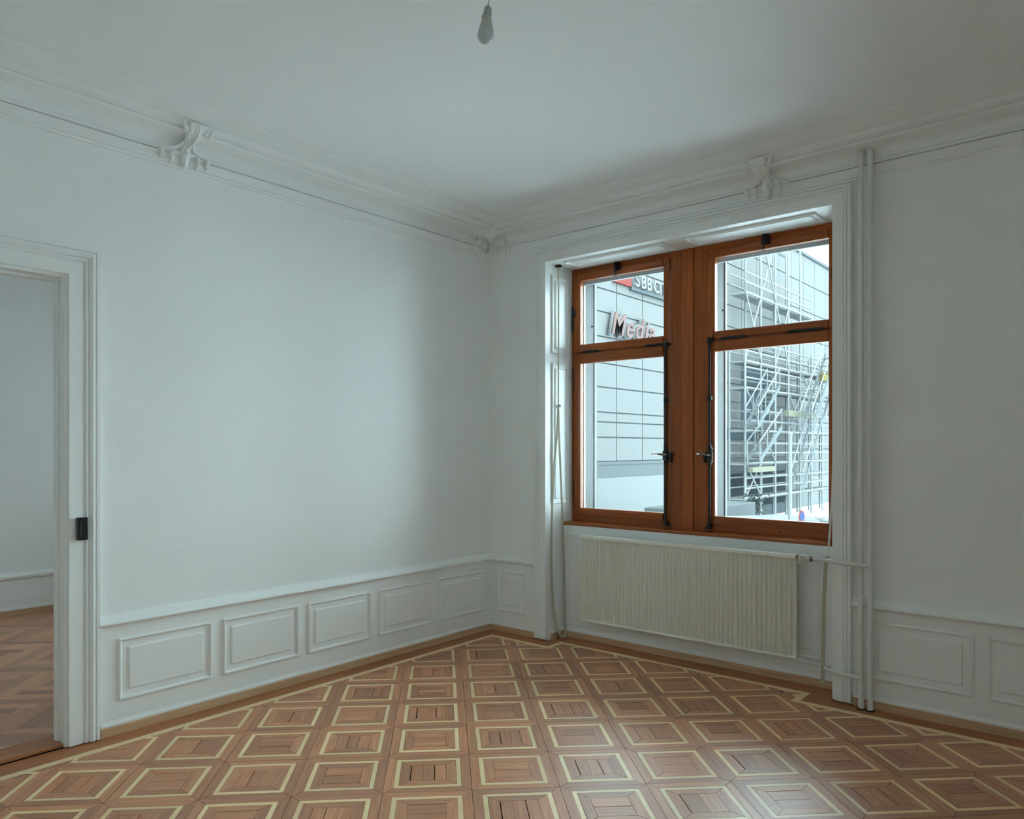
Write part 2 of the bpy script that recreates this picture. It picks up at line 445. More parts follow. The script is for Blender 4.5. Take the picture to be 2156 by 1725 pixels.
# border: dark board against the wall, maple line inside it
Wp = [(.0, RY), (.0, .0), (WL, .0), (WL, .2), (WR, .2), (WR, .0), (RX, .0), (RX, RY)]
Op = [(.130, RY), (.130, -.130), (.645, -.130), (.645, .035), (2.395, .035), (2.395, -.130), (RX - .13, -.130), (RX - .13, RY)]
Ip = [(.172, RY), (.172, -.175), (.687, -.175), (.687, -.008), (2.353, -.008), (2.353, -.175), (RX - .172, -.175), (RX - .172, RY)]
def strip_between(A, B, name, mat, cuts, gap):
    for i in range(len(A) - 1):
        a0, a1, b0, b1 = Vector(A[i]), Vector(A[i + 1]), Vector(B[i]), Vector(B[i + 1])
        L_ = (a1 - a0).length; n = max(1, round(L_ / cuts))
        for k in range(n):
            t0, t1 = k / n, (k + 1) / n
            q = [a0.lerp(a1, t0), a0.lerp(a1, t1), b0.lerp(b1, t1), b0.lerp(b1, t0)]
            cc = sum(q, Vector((0, 0))) / 4
            q = [p + (cc - p).normalized() * gap for p in q]
            g = CutMB(); d = a1 - a0; g.prism([tuple(p) for p in q], FZ + .001, random.uniform(-.0004, .0), ax=math.atan2(d.y, d.x)); g.build(name, mat, floor)
strip_between(Wp, Op, 'border_board', M['border'], 1.15, .0006)
strip_between(Op, Ip, 'maple_border_strip', M['maple'], 1.6, .0004)

# ------------------------------------------------------------------ next room: herringbone floor, dado
PW, PL = .075, .45
hb = MB().prism([(0.0006, 0.0006), (PL - .0006, .0006), (PL - .0006, PW - .0006), (.0006, PW - .0006)], .013, .020).mesh('herringbone_plank'); hb.materials.append(M['herring'])
org = Vector((-1.6, -2.4)); ang = math.radians(44.78)
e1 = Vector((math.cos(ang), math.sin(ang))); e2 = Vector((-math.sin(ang), math.cos(ang)))
nh = 0
n_ratio = int(round(PL / PW))
hb_list = []
for i in range(-40, 41):
    for jx in range(-12, 13):
        # herringbone: alternate planks along e1 and e2, each course shifted by one plank width
        p = org + e1 * (PW * i + PL * jx) + e2 * (PW * i - PL * jx)
        hb_list.append((p, 0)); hb_list.append((p + e2 * PW, 1))
vis = []
for q, kind in hb_list:
    pts = [q, q + e1 * PL, q + e1 * PL + e2 * PW, q + e2 * PW] if kind == 0 else [q, q + e2 * PL, q + e2 * PL + e1 * PW, q + e1 * PW]
    cl_ = clip([tuple(p) for p in pts], NX + .001, -.151, RY + .01, -.01)
    if cl_ and area(cl_) > 1e-4: vis.append((q, kind, cl_, area(cl_) < PW * PL * .999))
nearvis = sorted(vis, key=lambda t: (t[0] - Vector((-1.2, -2.75))).length)
stuff_h = CutMB()
for n_, (q, kind, cl_, cut) in enumerate(nearvis):
    an = ang + kind * PI / 2
    if n_ >= 290: stuff_h.prism(cl_, .013, .020, ax=an); continue
    if cut:
        g = CutMB(); cc = sum((Vector(p) for p in cl_), Vector((0, 0))) / len(cl_)
        g.prism([tuple(Vector(p) + (cc - Vector(p)).normalized() * .0006) for p in cl_], .013, .020, ax=an); g.build('herringbone_plank', M['herring'], fl2); continue
    o = bpy.data.objects.new('herringbone_plank', hb); COL.objects.link(o); o.parent = fl2
    s_ = q if kind == 0 else q + e1 * PW
    o.location = (s_.x, s_.y, 0); o.rotation_euler = (0, 0, an)
o = stuff_h.build('herringbone_rest', M['herring'], fl2); o['kind'] = 'stuff'
m = MB(); m.box(NX, NX + .012, RY, 0, .06, .36)
m.build('dado_board', M['trim'], wall_next)
m = MB(); m.sweep([(NX, 0), (NX, RY)], [(.0, .325), (.03, .325), (.034, .345), (.022, .352), (.012, .368), (.0, .372)], plan, ax=1); m.build('chair_rail', M['trim'], wall_next)
m = MB(); m.sweep([(NX, 0), (NX, RY)], [(0, .02), (.02, .02), (.02, .065), (0, .067)], plan, ax=1); m.build('oak_strip', M['oak'], wall_next)
m = MB(); m.sweep([(NX, 0), (NX, RY)], [(0, .067), (.019, .067), (.018, .08), (.013, .095), (0, .098)], plan, ax=1); m.build('base_moulding', M['trim'], wall_next)
# simple timber window of the next room (out of sight, it lights that room)
wn2 = empty('window_2', (-1.65, .32, .88)); struct(wn2, 'timber window of the next room')
m = MB(); m.box(-2.20, -1.10, .31, .37, .88, .94); m.box(-2.20, -1.10, .31, .37, 2.64, 2.7); m.box(-2.20, -2.14, .31, .37, .94, 2.64); m.box(-1.16, -1.10, .31, .37, .94, 2.64)
m.build('outer_frame', M['window'], wn2, bevel=.003)
MB().box(-1.70, -1.60, .30, .37, .94, 2.64, 2).build('mullion', M['window'], wn2, bevel=.003)
for x0, x1 in ((-2.14, -1.70), (-1.60, -1.16)): MB().box(x0, x1, .335, .339, .94, 2.64).build('pane', M['glass'], wn2)

# ------------------------------------------------------------------ wainscot, rails, baseboards
CY = -2.869                                  # outer edge of the door casing on the left wall
def panel(wallo, fn, a0, a1, z0, z1, base=.012, name='wainscot_panel', inner=.028):
    prof = [(0, base), (.0015, base + .007), (.006, base + .0115), (.011, base + .011), (.017, base + .003), (.020, base + .0012),
            (.020 + inner, base + .0012), (.0255 + inner, base + .0085)]
    m = MB(); m.sweep([(a0, z0), (a1, z0), (a1, z1), (a0, z1)], prof, fn, closed=True, fill=True)
    return m.build(name, M['trim'], wallo)
MB().box(0, .012, CY, 0, .06, .56).build('dado_board', M['trim'], wall_left)
for k in range(5):
    y0 = -2.778 + .5495 * k
    panel(wall_left, lw, y0, y0 + .486, .160, .466)
MB().box(0.012, WL - .095, -.012, 0, .06, .56).build('dado_board', M['trim'], wall_right)
panel(wall_right, rw, .085, .365, .160, .466)
MB().box(WR + .095, RX, -.012, 0, .06, .56).build('dado_board', M['trim'], wall_right)
for x0, x1 in ((2.715, 3.199), (3.255, 3.74), (3.80, 4.27)): panel(wall_right, rw, x0, x1, .160, .472)
rail_prof = [(0, .538), (.034, .538), (.039, .5445), (.037, .552), (.028, .556), (.026, .560), (.014, .578), (.010, .584), (0, .586)]
tr = struct(MB().sweep([(WL - .097, 0), (0, 0), (0, CY - .002)], rail_prof, plan, cap=True).build('trim_1', M['trim']), 'white moulded chair rail on the left walls')
tr = struct(MB().sweep([(RX, 0), (WR + .097, 0)], rail_prof, plan, cap=True).build('trim_2', M['trim']), 'white moulded chair rail right of the window')
oak_prof = [(0, -.002), (.020, -.002), (.020, .041), (.017, .045), (0, .045)]
mould_prof = [(0, .045), (.0185, .045), (.0185, .055), (.014, .061), (.0135, .066), (.011, .074), (0, .076)]
def base(name, path, label):
    o = struct(MB().sweep(path, oak_prof, plan, cap=True, ax='auto').build(name, M['oak']), label)
    MB().sweep(path, mould_prof, plan, cap=True).build('white_moulding', M['trim'], o)
base('baseboard_left', [(0, 0), (0, CY + .012)], 'oak baseboard strip along the left wall')
base('baseboard_corner', [(WL - .107, 0), (0, 0)], 'short oak baseboard between corner and window casing')
base('baseboard_niche', [(WR, .03), (WR, .2), (WL, .2), (WL, .04)][::1], 'oak baseboard inside the window niche')
base('baseboard_right', [(RX, 0), (WR + .10, 0)], 'oak baseboard right of the pipes')
base('baseboard_side', [(RX, RY), (RX, 0)], 'oak baseboard of the right side wall')

# ------------------------------------------------------------------ cornice
corn = [(0, 2.852), (.004, 2.853), (.007, 2.858), (.0075, 2.868), (.012, 2.869), (.014, 2.874), (.020, 2.884), (.021, 2.902), (.024, 2.906), (.026, 2.9145), (.012, 2.9155),
        (.012, 2.919), (.030, 2.9195), (.035, 2.925), (.035, 2.933), (.031, 2.938), (.026, 2.939), (.027, 2.950), (.031, 2.963), (.040, 2.976), (.055, 2.986), (.075, 2.993), (.10, 2.997), (.128, 2.998),
        (.131, 2.994), (.140, 2.994), (.147, 2.999), (.149, 3.006), (.145, 3.012), (.153, 3.014), (.165, 3.018), (.178, 3.026), (.186, 3.036), (.188, 3.044), (.196, 3.045), (.204, 3.047),
        (.222, 3.055), (.245, 3.064), (.270, 3.069), (.280, 3.070), (.281, 3.0755), (.293, 3.0765), (.294, 3.081), (.305, 3.082), (.306, RZ + .002)]
corner_pts = [(0, RY), (RX, RY), (RX, 0), (0, 0)]
cornice = struct(MB().sweep(corner_pts, corn, plan, closed=True).build('trim_3', M['plaster'], smooth=True), 'white plaster cornice with deep cove')
def console(fn, cw=1.0):
    """scrolled plaster bracket over the cove; fn(s, d, z) maps along / out of the wall"""
    m = MB()
    path = [(.030, 2.905, .026, .010), (.036, 2.925, .032, .012), (.040, 2.945, .027, .014), (.052, 2.962, .024, .018), (.082, 2.974, .028, .022), (.122, 2.982, .042, .026), (.155, 2.996, .058, .026), (.182, 3.018, .060, .018), (.195, 3.038, .040, .008)]
    n = 9; b = len(m.v)
    for i, (d, z, hw, th) in enumerate(path):
        p0 = path[max(i - 1, 0)]; p1 = path[min(i + 1, len(path) - 1)]
        t = Vector((p1[0] - p0[0], p1[1] - p0[1])).normalized(); nn = Vector((t.y, -t.x))
        for k in range(n):
            u = -1 + 2 * k / (n - 1); bul = (1 - u * u) ** .5 * .7 + .3 * math.cos(u * PI * 2.5) * (1 - abs(u))
            q = Vector((d, z)) + nn * (th * bul)
            m.v.append(fn(u * hw * cw, q.x, q.y))
    for i in range(len(path) - 1):
        for k in range(n - 1):
            m.face((b + i * n + k, b + i * n + k + 1, b + (i + 1) * n + k + 1, b + (i + 1) * n + k))
    # curled leaf tips at the head and scroll eyes
    for s_, r_, dz in ((-.062, .017, 0), (.062, .017, 0), (0, .020, .008), (-.033, .015, .010), (.033, .015, .010)):
        c = fn(s_ * cw, .168, 3.004 + dz); m.ball(c, r_, 10, 7)
    for s_ in (-.075, -.045, -.016, .016, .045, .075):
        m.tube([fn(s_ * .45 * cw, .150, 2.990), fn(s_ * .8 * cw, .172, 3.002), fn(s_ * cw, .186, 3.020), fn(s_ * 1.05 * cw, .196, 3.040 - abs(s_) * .12)], [.008, .0125, .0105, .003], 7)
    for sg in (-1, 1):
        pts = []
        for i in range(10):
            t = i / 9; a = PI * 1.5 * t
            pts.append(fn(sg * (.050 + .020 * math.cos(a) * (1 - .5 * t)) * cw, .165 + .012 * t, 3.0 + .020 * math.sin(a) * (1 - .5 * t)))
        m.tube(pts, .006, 7)
        # side webs sweeping from the fringe up into the cove
        pts = [fn(sg * .132 * cw, .034, 2.926), fn(sg * .105 * cw, .036, 2.932), fn(sg * .070 * cw, .042, 2.940), fn(sg * .040 * cw, .052, 2.955), fn(sg * .026 * cw, .074, 2.972)]
        m.tube(smooth_path(pts, 4), [.004] + [.0075] * 15 + [.006], 7)
    o = m.build('console_bracket', M['plaster'], cornice, smooth=True)
    for s_, ln in ((-.122, .052), (-.068, .066), (0, .082), (.068, .066), (.122, .052)):
        m = MB(); zt = 2.928
        wv = .010 if s_ else .017
        m.tube([fn(s_ * cw, .030, zt), fn(s_ * cw, .035, zt - ln * .35), fn(s_ * cw, .031, zt - ln * .7), fn(s_ * cw, .016, zt - ln)], [wv, wv * 1.15, wv * .8, wv * .22], 8)
        m.ball(fn(s_ * cw, .036, zt - .008), wv * 1.25, 8, 6)
        m.ball(fn(s_ * cw - (.0 if s_ else 0), .030, zt - ln * .62), wv * 1.1, 8, 6)
        m.build('plaster_drop', M['plaster'], o, smooth=True)
    m = MB()
    for zz, dd in ((2.916, .030), (2.893, .024)):
        m.tube([fn(-.14 * cw, dd, zz), fn(0, dd + .004, zz), fn(.14 * cw, dd, zz)], .004, 6)
    m.build('plaster_band', M['plaster'], o, smooth=True)
    return o
console(lambda s, d, z: (d, -2.452 + s, z))
console(lambda s, d, z: (2.172 + s, -d, z))
S2 = math.sqrt(.5)
def diag(s, d, z):
    d = d * 1.15
    return ((d + s) * S2 + .0 + abs(s) * .35 + .008, (-d + s) * S2 - abs(s) * .35 * 1 - .008, z)
def corner_console():
    m = MB(); cx = lambda s, d, z: (d * .93 + s * S2 + .004, -d * .93 + s * S2 - .004, z)
    path = [(.012, 2.862, .008, .006), (.018, 2.890, .016, .008), (.024, 2.915, .020, .010), (.030, 2.945, .018, .012), (.050, 2.968, .022, .016), (.090, 2.984, .036, .018), (.130, 2.994, .055, .018), (.165, 3.012, .060, .014), (.185, 3.035, .030, .006)]
    n = 9; b = len(m.v)
    for i, (d, z, hw, th) in enumerate(path):
        p0 = path[max(i - 1, 0)]; p1 = path[min(i + 1, len(path) - 1)]
        t = Vector((p1[0] - p0[0], p1[1] - p0[1])).normalized(); nn = Vector((t.y, -t.x))
        for k in range(n):
            u = -1 + 2 * k / (n - 1); bul = (1 - u * u) ** .5
            q = Vector((d, z)) + nn * (th * bul); m.v.append(cx(u * hw, q.x, q.y))
    for i in range(len(path) - 1):
        for k in range(n - 1): m.face((b + i * n + k, b + i * n + k + 1, b + (i + 1) * n + k + 1, b + (i + 1) * n + k))
    m.ball(cx(0, .024, 2.946), .010, 8, 6); m.ball(cx(0, .012, 2.862), .008, 8, 6)
    o = m.build('corner_bracket', M['plaster'], cornice, smooth=True)
    for side in (0, 1):
        fn = (lambda s, d, z: (d, -s, z)) if side == 0 else (lambda s, d, z: (s, -d, z))
        m = MB()
        # fluted half shell lying in the cove beside the corner
        for k in range(5):
            a = math.radians(18 + 36 * k); cx0, cz0 = .155, 2.936
            tip = (cx0 + .062 * math.cos(a), cz0 + .046 * math.sin(a))
            m.tube([fn(cx0, .036, cz0), fn((cx0 + tip[0]) / 2, .044, (cz0 + tip[1]) / 2), fn(tip[0], .044 + .018 * math.sin(a), tip[1])], [.006, .0105, .005], 8)
        for s_ in (.085, .125, .175, .215):
            m.ball(fn(s_, .034, 2.925), .0105, 8, 6); m.tube([fn(s_, .028, 2.922), fn(s_, .022, 2.888), fn(s_, .012, 2.868)], [.010, .008, .002], 7)
        pts = [fn(.045, .03, 2.90), fn(.075, .03, 2.882), fn(.105, .026, 2.895), fn(.10, .028, 2.915)]
        m.tube(smooth_path(pts, 5), .0055, 7)
        m.build('shell_leaf', M['plaster'], o, smooth=True)
corner_console()

# ------------------------------------------------------------------ doorway on the left
door = empty('door_1', (0, DY0, 0)); struct(door, 'doorway with white moulded casing into the next room')
cas = [(0, -.004), (0, .022), (.060, .022), (.063, .018), (.067, .018), (.069, .026), (.075, .029), (.079, .027), (.080, .020), (.084, .020), (.088, .029), (.100, .036), (.110, .034), (.112, .026), (.115, .026), (.118, .034), (.131, .034), (.131, -.004)]
def casing(name, fn, a0, a1, ztop, zb0, zb1, parent, prof, mat):
    """three mitred pieces round an opening; a0 < a1"""
    def seg(p, q, pm, qm):
        m = MB(); b = len(m.v)
        for P_, mi in ((p, pm), (q, qm)):
            for (wv, d) in prof: m.v.append(fn(P_[0] + mi[0] * wv, P_[1] + mi[1] * wv, d))
        n = len(prof)
        for k in range(n - 1): m.face((b + k, b + n + k, b + n + k + 1, b + k + 1), 2)
        m.face([b + k for k in range(n)], 2); m.face([b + n + k for k in range(n)], 2)
        return m.build(name, mat, parent)
    seg((a0, zb0), (a0, ztop), (-1, 0), (-1, 1)); seg((a0, ztop), (a1, ztop), (-1, 1), (1, 1)); seg((a1, ztop), (a1, zb1), (1, 1), (1, 0))
casing('casing', lw, DY1 + .0, DY0 + .0, DZ, .004, .005, door, cas, M['trim'])
for (y0, y1, z0, z1) in ((DY0 - .016, DY0 + .001, .003, DZ + .001), (DY1 - .001, DY1 + .016, .003, DZ + .001), (DY1 + .016, DY0 - .016, DZ - .016, DZ + .001)):
    MB().box(-.101, .004, y0, y1, z0, z1).build('jamb_lining', M['trim'], door)
for (y0, y1, z0, z1) in ((DY0 - .030, DY0 - .016, .022, DZ - .016), (DY1 + .016, DY1 + .030, .022, DZ - .016), (DY1 + .030, DY0 - .030, DZ - .030, DZ - .016)):
    MB().box(-.085, -.050, y0, y1, z0, z1).build('door_stop', M['trim'], door)
MB().box(-.150, -.004, DY1 + .017, DY0 - .017, .003, .021).build('threshold', M['border'], door, bevel=.003)
k = MB(); k.box(.022, .052, -2.972, -2.928, .966, 1.072); lk = k.build('lock_keeper', M['black_box'], door, bevel=.004); lk['label'] = 'black metal lock keeper'
MB().box(.030, .054, -2.966, -2.958, .985, 1.055).build('keeper_slot', M['iron'], lk, bevel=.001)

# ------------------------------------------------------------------ window casing, niche linings
wcas = [(-.002, -.004), (-.002, .028), (.052, .030), (.054, .025), (.058, .025), (.060, .032), (.068, .036), (.072, .034), (.073, .027), (.077, .027), (.081, .036), (.092, .038), (.096, .030), (.096, -.004)]
wtrim = empty('trim_4', (WL, 0, 0)); struct(wtrim, 'white moulded casing around the window niche')
casing('casing', rw, WL, WR, 2.745, .012, .014, wtrim, wcas, M['trim'])
# ragged dark undercut below the casing feet is left open; linings of the niche:
m = MB(); m.box(WL - .004, WL + .003, -.028, .20, .02, 2.748); m.box(WL - .004, WL + .003, .20, .31, .852, 2.748)
o = m.build('reveal_lining', M['trim'], wtrim)
m = MB(); m.box(WR - .003, WR + .004, -.028, .20, .02, 2.748); m.box(WR - .003, WR + .004, .20, .31, .852, 2.748)
m.build('reveal_lining', M['trim'], wtrim)
m = MB(); m.box(WL, WR, -.028, .31, 2.742, 2.752); m.build('head_lining', M['trim'], wtrim)
fl = lambda a, b, d: (WL + .003 + d, a, b)
fr_ = lambda a, b, d: (WR - .003 - d, a, b)
for fn in (fl, fr_):
    for z0, z1 in ((.985, 2.02), (2.09, 2.66)):
        panel(wtrim, fn, .045, .245, z0, z1, base=.0, name='reveal_panel', inner=.018)
fh = lambda a, b, d: (a, b, 2.742 - d)
for x0, x1 in ((.66, 1.45), (1.60, 2.42)): panel(wtrim, fh, x0, x1, .045, .245, base=0, name='head_panel', inner=.018)
# apron below the sill
nb = lambda a, b, d: (a, .2 - d, b)
MB().box(WL, WR, .192, .2, .06, .83).build('apron_board', M['trim'], wtrim)
for x0, x1 in ((.605, 1.49), (1.55, 2.40)): panel(wtrim, nb, x0, x1, .155, .765, base=.008, name='apron_panel')
def text_mesh(ch, size, ext, shear=0., off=0.):
    cu = bpy.data.curves.new('glyph', 'FONT'); cu.body = ch; cu.size = size; cu.extrude = ext; cu.shear = shear; cu.offset = off; cu.align_x = 'LEFT'
    cu.resolution_u = 4
    t = bpy.data.objects.new('glyph', cu); COL.objects.link(t)
    dg = bpy.context.evaluated_depsgraph_get(); me = bpy.data.meshes.new_from_object(t.evaluated_get(dg))
    bpy.data.objects.remove(t); bpy.data.curves.remove(cu); return me
for ch, x, z in (('1', 2.574, .898), ('2', .507, .912)):
    me = text_mesh(ch, .052, .0006, off=-.0022); me.materials.append(M['plaster']); o = bpy.data.objects.new('raised_numeral', me); COL.objects.link(o)
    o.matrix_world = Matrix(((1, 0, 0, x - .01), (0, 0, -1, -.0295), (0, 1, 0, z), (0, 0, 0, 1))); o.location = o.matrix_world.to_translation()
    attach(o, wtrim)

# ------------------------------------------------------------------ the window
win = empty('window_1', (1.51, .31, .85)); struct(win, 'double casement window with upper lights in brown varnished wood')
WD = M['window']
YF = .310
f = MB(); f.box(WL, .582, YF, .375, .85, 2.742); f.build('frame_jamb', WD, win, bevel=.003)
f = MB(); f.box(2.458, WR, YF, .375, .85, 2.742); f.build('frame_jamb', WD, win, bevel=.003)
f = MB(); f.box(.582, 1.378, YF, .375, 2.694, 2.742); f.build('frame_head', WD, win, bevel=.003)
f = MB(); f.box(1.642, 2.458, YF, .375, 2.694, 2.742); f.build('frame_head', WD, win, bevel=.003)
f = MB(); f.box(.582, 1.378, YF - .004, .375, .85, .906); f.build('frame_bottom', WD, win, bevel=.004)
f = MB(); f.box(1.642, 2.458, YF - .004, .375, .85, .906); f.build('frame_bottom', WD, win, bevel=.004)
f = MB(); f.box(1.378, 1.462, YF - .006, .375, .85, 2.742); mu = f.build('mullion_board', WD, win, bevel=.002)
f = MB(); f.box(1.462, 1.547, YF - .016, .375, .85, 2.742); f.build('mullion_board', WD, win, bevel=.005)
f = MB(); f.box(1.549, 1.642, YF - .006, .375, .85, 2.742); f.build('mullion_board', WD, win, bevel=.002)
f = MB()
for (x0, x1) in ((.582, 1.378), (1.642, 2.458)): f.box(x0, x1, YF + .006, .372, 2.098, 2.122)
f.build('transom', WD, win)
# sill board with rounded nose
prof = [(.31, .852), (.196, .850), (.186, .847), (.182, .840), (.183, .832), (.189, .826), (.200, .824), (.31, .824)]
m = MB(); m.prism(prof, WL + .002, WR - .002, lambda a, b, h: (h, a, b), ax=0); sill = m.build('window_sill', M['sill'], win, smooth=True)
def sash(x0, x1, z0, z1, rt, rb, st=.050):
    s = empty('sash', ((x0 + x1) / 2, .30, z0), win)
    y0, y1 = .296, .345
    ch = .012
    def stile(xa, xb, inner):
        # chamfer on the glass side
        if inner > 0: poly = [(xa, y0), (xb - ch, y0), (xb, y0 + ch), (xb, y1), (xa, y1)]
        else: poly = [(xa, y0 + ch), (xa + ch, y0), (xb, y0), (xb, y1), (xa, y1)]
        MB().prism(poly, z0, z1, ax=2).build('stile', WD, s, bevel=.0012)
    stile(x0, x0 + st, 1); stile(x1 - st, x1, -1)
    g = .0006
    def rail_(za, zb, top):
        if top: poly = [(y0, zb), (y0, za + ch), (y0 + ch, za), (y1, za), (y1, zb)]
        else: poly = [(y0, za), (y0, zb - ch), (y0 + ch, zb), (y1, zb), (y1, za)]
        MB().prism(poly, x0 + st + g, x1 - st - g, lambda a, b, h: (h, a, b), ax=0).build('rail', WD, s, bevel=.0012)
    rail_(z0, z0 + rb, False); rail_(z1 - rt, z1, True)
    MB().box(x0 + st - .004, x1 - st + .004, .324, .3265, z0 + rb - .004, z1 - rt + .004).build('pane', M['glass'], s)
    return s
sl_low = sash(.578, 1.372, .902, 2.102, .072, .046)
sl_up = sash(.578, 1.372, 2.116, 2.698, .046, .056)
sr_low = sash(1.646, 2.462, .902, 2.102, .068, .046)
sr_up = sash(1.646, 2.462, 2.116, 2.698, .046, .050)
# wooden pegs at the sash corners
for (x, z) in ((.600, 2.655), (.607, 2.68), (1.350, 2.67), (1.340, 2.655), (1.672, 2.67), (1.668, 2.652), (2.44, 2.668), (2.447, 2.64), (2.44, 2.14), (1.35, 2.14), (.70, .877), (1.05, .878), (2.12, .88)):
    MB().lathe([(.0052, 0), (.0052, .004), (.003, .005)], (x, .297 if z > .9 else YF - .003, z), (0, -1, 0), 10).build('peg', M['iron'], win)
# espagnolette bolts
IR = M['iron']
for rx, sg in ((1.352, -1), (1.672, 1)):
    rod = MB(); rod.tube([(rx, .279, .880), (rx, .279, 2.112)], .0085, 12)
    ro = rod.build('espagnolette_rod', IR, win, smooth=True)
    g = MB()
    for z, r_, h_ in ((.884, .0155, .035), (.925, .012, .02), (2.080, .013, .02), (2.108, .0165, .03), (1.725, .0135, .034), (1.296, .013, .03), (1.395, .0135, .05)):
        g.lathe([(r_ * .7, -h_ / 2), (r_, -h_ / 3), (r_, h_ / 3), (r_ * .7, h_ / 2)], (rx, .279, z), (0, 0, 1), 14)
    g.build('rod_collar', IR, ro, smooth=True)
    g = MB(); g.box(rx - .014, rx + .014, .276, .2975, .868, .892); g.box(rx - .014, rx + .014, .284, .2975, 1.712, 1.738); g.box(rx - .020, rx + .022, .284, .2975, 2.098, 2.126); g.box(rx - .028 * (sg > 0) - .012, rx + .012 + .028 * (sg < 0), .285, .2975, .862, .874)
    g.build('rod_bracket', IR, ro, bevel=.002)
    g = MB(); g.box(rx - .016, rx + .016, .262, .297, 1.315, 1.378); g.build('lock_case', IR, ro, bevel=.005)
    cx_ = rx - sg * .034
    g = MB(); g.box(cx_ - .007, cx_ + .007, .276, YF - .004, 1.300, 1.366); g.box(cx_ - .011, cx_ + .011, .268, .290, 1.338, 1.364); g.build('catch_plate', IR, ro, bevel=.002)
    h = MB(); pts = [(rx + .012, .268, 1.350), (rx - .004, .252, 1.351), (rx - .022, .224, 1.356), (rx - .034, .198, 1.358), (rx - .043, .172, 1.359)]
    h.tube(smooth_path(pts, 4), [.006] * 5 + [.0075] * 4 + [.0055] * 3 + [.007] * 3 + [.0085, .003], 10)
    h.ball((rx, .258, 1.351), .011, 10, 7)
    h.build('lever_handle', M['chrome'], ro, smooth=True)
    if sg > 0:
        h = MB(); h.tube([(rx + .017, .276, 1.312), (rx + .019, .272, 1.35), (rx + .017, .276, 1.392)], .0035, 8); h.ball((rx + .017, .274, 1.394), .007, 8, 6); h.ball((rx + .017, .274, 1.308), .006, 8, 6)
        h.build('key_rod', M['chrome'], ro, smooth=True)
# snap latches at the head of the upper lights
for lx in (.962, 2.040):
    l = MB(); l.box(lx - .028, lx + .028, .284, .297, 2.676, 2.716); l.box(lx - .016, lx + .016, .272, .312, 2.690, 2.734)
    lo = l.build('snap_latch', IR, win, bevel=.003)
    l = MB(); l.tube([(lx - .004, .276, 2.735), (lx - .005, .262, 2.712), (lx - .004, .266, 2.672), (lx - .004, .268, 2.650)], [.006, .010, .007, .0045], 9); l.ball((lx - .005, .260, 2.722), .008, 8, 6)
    l.build('latch_lever', IR, lo, smooth=True)
    pts = [(lx - .004 + .008 * math.sin(a), .268, 2.640 + .009 * math.cos(a)) for a in [2 * PI * i / 14 for i in range(15)]]
    MB().tube(pts, .0022, 6).build('pull_ring', IR, lo, smooth=True)
# hinges
def hinge(x, y, z0, z1, r_, name='hinge'):
    h = MB(); h.tube([(x, y, z0), (x, y, z1)], r_, 10); h.ball((x, y, z1), r_ * 1.1, 8, 6); h.ball((x, y, z0), r_ * 1.1, 8, 6)
    return h.build(name, IR, win, smooth=True)
h = hinge(.571, .296, 2.275, 2.452, .0085); MB().box(.566, .594, .290, .297, 2.385, 2.432).build('hinge_leaf', IR, h, bevel=.001)
hinge(.578, .2965, 1.83, 2.00, .0045); hinge(.578, .2965, .985, 1.155, .0045)
h = hinge(2.463, .296, 2.395, 2.475, .0085); MB().box(2.432, 2.466, .290, .297, 2.40, 2.468).build('hinge_leaf', IR, h, bevel=.001)
for x0, x1 in ((.655, .80), (1.185, 1.325), (1.74, 1.92), (2.17, 2.40)):
    h = MB(); h.tube([(x0, .292, 2.109), (x1, .292, 2.109)], .006, 8); h.box(x0 + .01, x1 - .01, .2925, .2965, 2.104, 2.122)
    h.build('drop_hinge', IR, win, smooth=True)
# outer grey storm frames and stone surround
for x0, x1 in ((.592, 1.42), (1.60, 2.45)):
    s = MB(); y0, y1 = .378, .402
    s.box(x0, x0 + .022, y0, y1, .905, 2.69); s.box(x1 - .022, x1, y0, y1, .905, 2.69); s.box(x0, x1, y0, y1, 2.632, 2.69); s.box(x0, x1, y0, y1, .905, .935)
    s.build('storm_frame', M['storm'], win, bevel=.003)
for x0, x1 in ((.55, .603), (1.42, 1.662), (2.482, 2.536)):
    MB().box(x0, x1, .402, .575, .80, 2.80, 2).build('stone_jamb', M['stone'], win)
MB().box(.603, 2.482, .402, .60, 2.70, 2.80).build('stone_lintel', M['stone'], win)
MB().box(.55, 2.535, .378, .68, .80, .902).build('stone_sill', M['stone'], win, bevel=.006)
for xa in (.603, 1.662):
    MB().box(xa, xa + .010, .528, .552, .902, 2.70, 2).build('shutter_guide', M['rail'], win)
    s = MB(); s.lathe([(.006, 0), (.006, .012), (.003, .02)], (xa, .50, 2.335), (1, 0, 0), 8); s.build('shutter_pin', M['iron'], win)

# ------------------------------------------------------------------ radiator
rad = empty('panel_radiator', (1.535, .10, .16)); tag(rad, 'cream ribbed panel radiator under the window sill', 'radiator')
RX0, RX1, RZ0, RZ1 = .775, 2.292, .162, .775
m = MB(); m.box(RX0, RX1, .100, .118, RZ0 + .004, RZ1 - .006); m.build('back_plate', M['radiator'], rad, bevel=.003)
m = MB(); m.box(RX0 - .002, RX1 + .002, .080, .128, RZ1 - .026, RZ1); m.build('top_header', M['radiator'], rad, bevel=.006)
m = MB(); m.box(RX0, RX1, .086, .126, RZ0, RZ0 + .016); m.build('bottom_header', M['radiator'], rad, bevel=.005)
pitch = (RX1 - RX0 - .016) / 50
rb = MB(); hw = .0030; b = 0
secs = [(RZ0 + .006, .008, .0024), (RZ0 + .022, .015, .0028), (RZ0 + .055, .021, hw), (RZ1 - .060, .021, hw), (RZ1 - .036, .019, .0028), (RZ1 - .024, .013, .0024)]
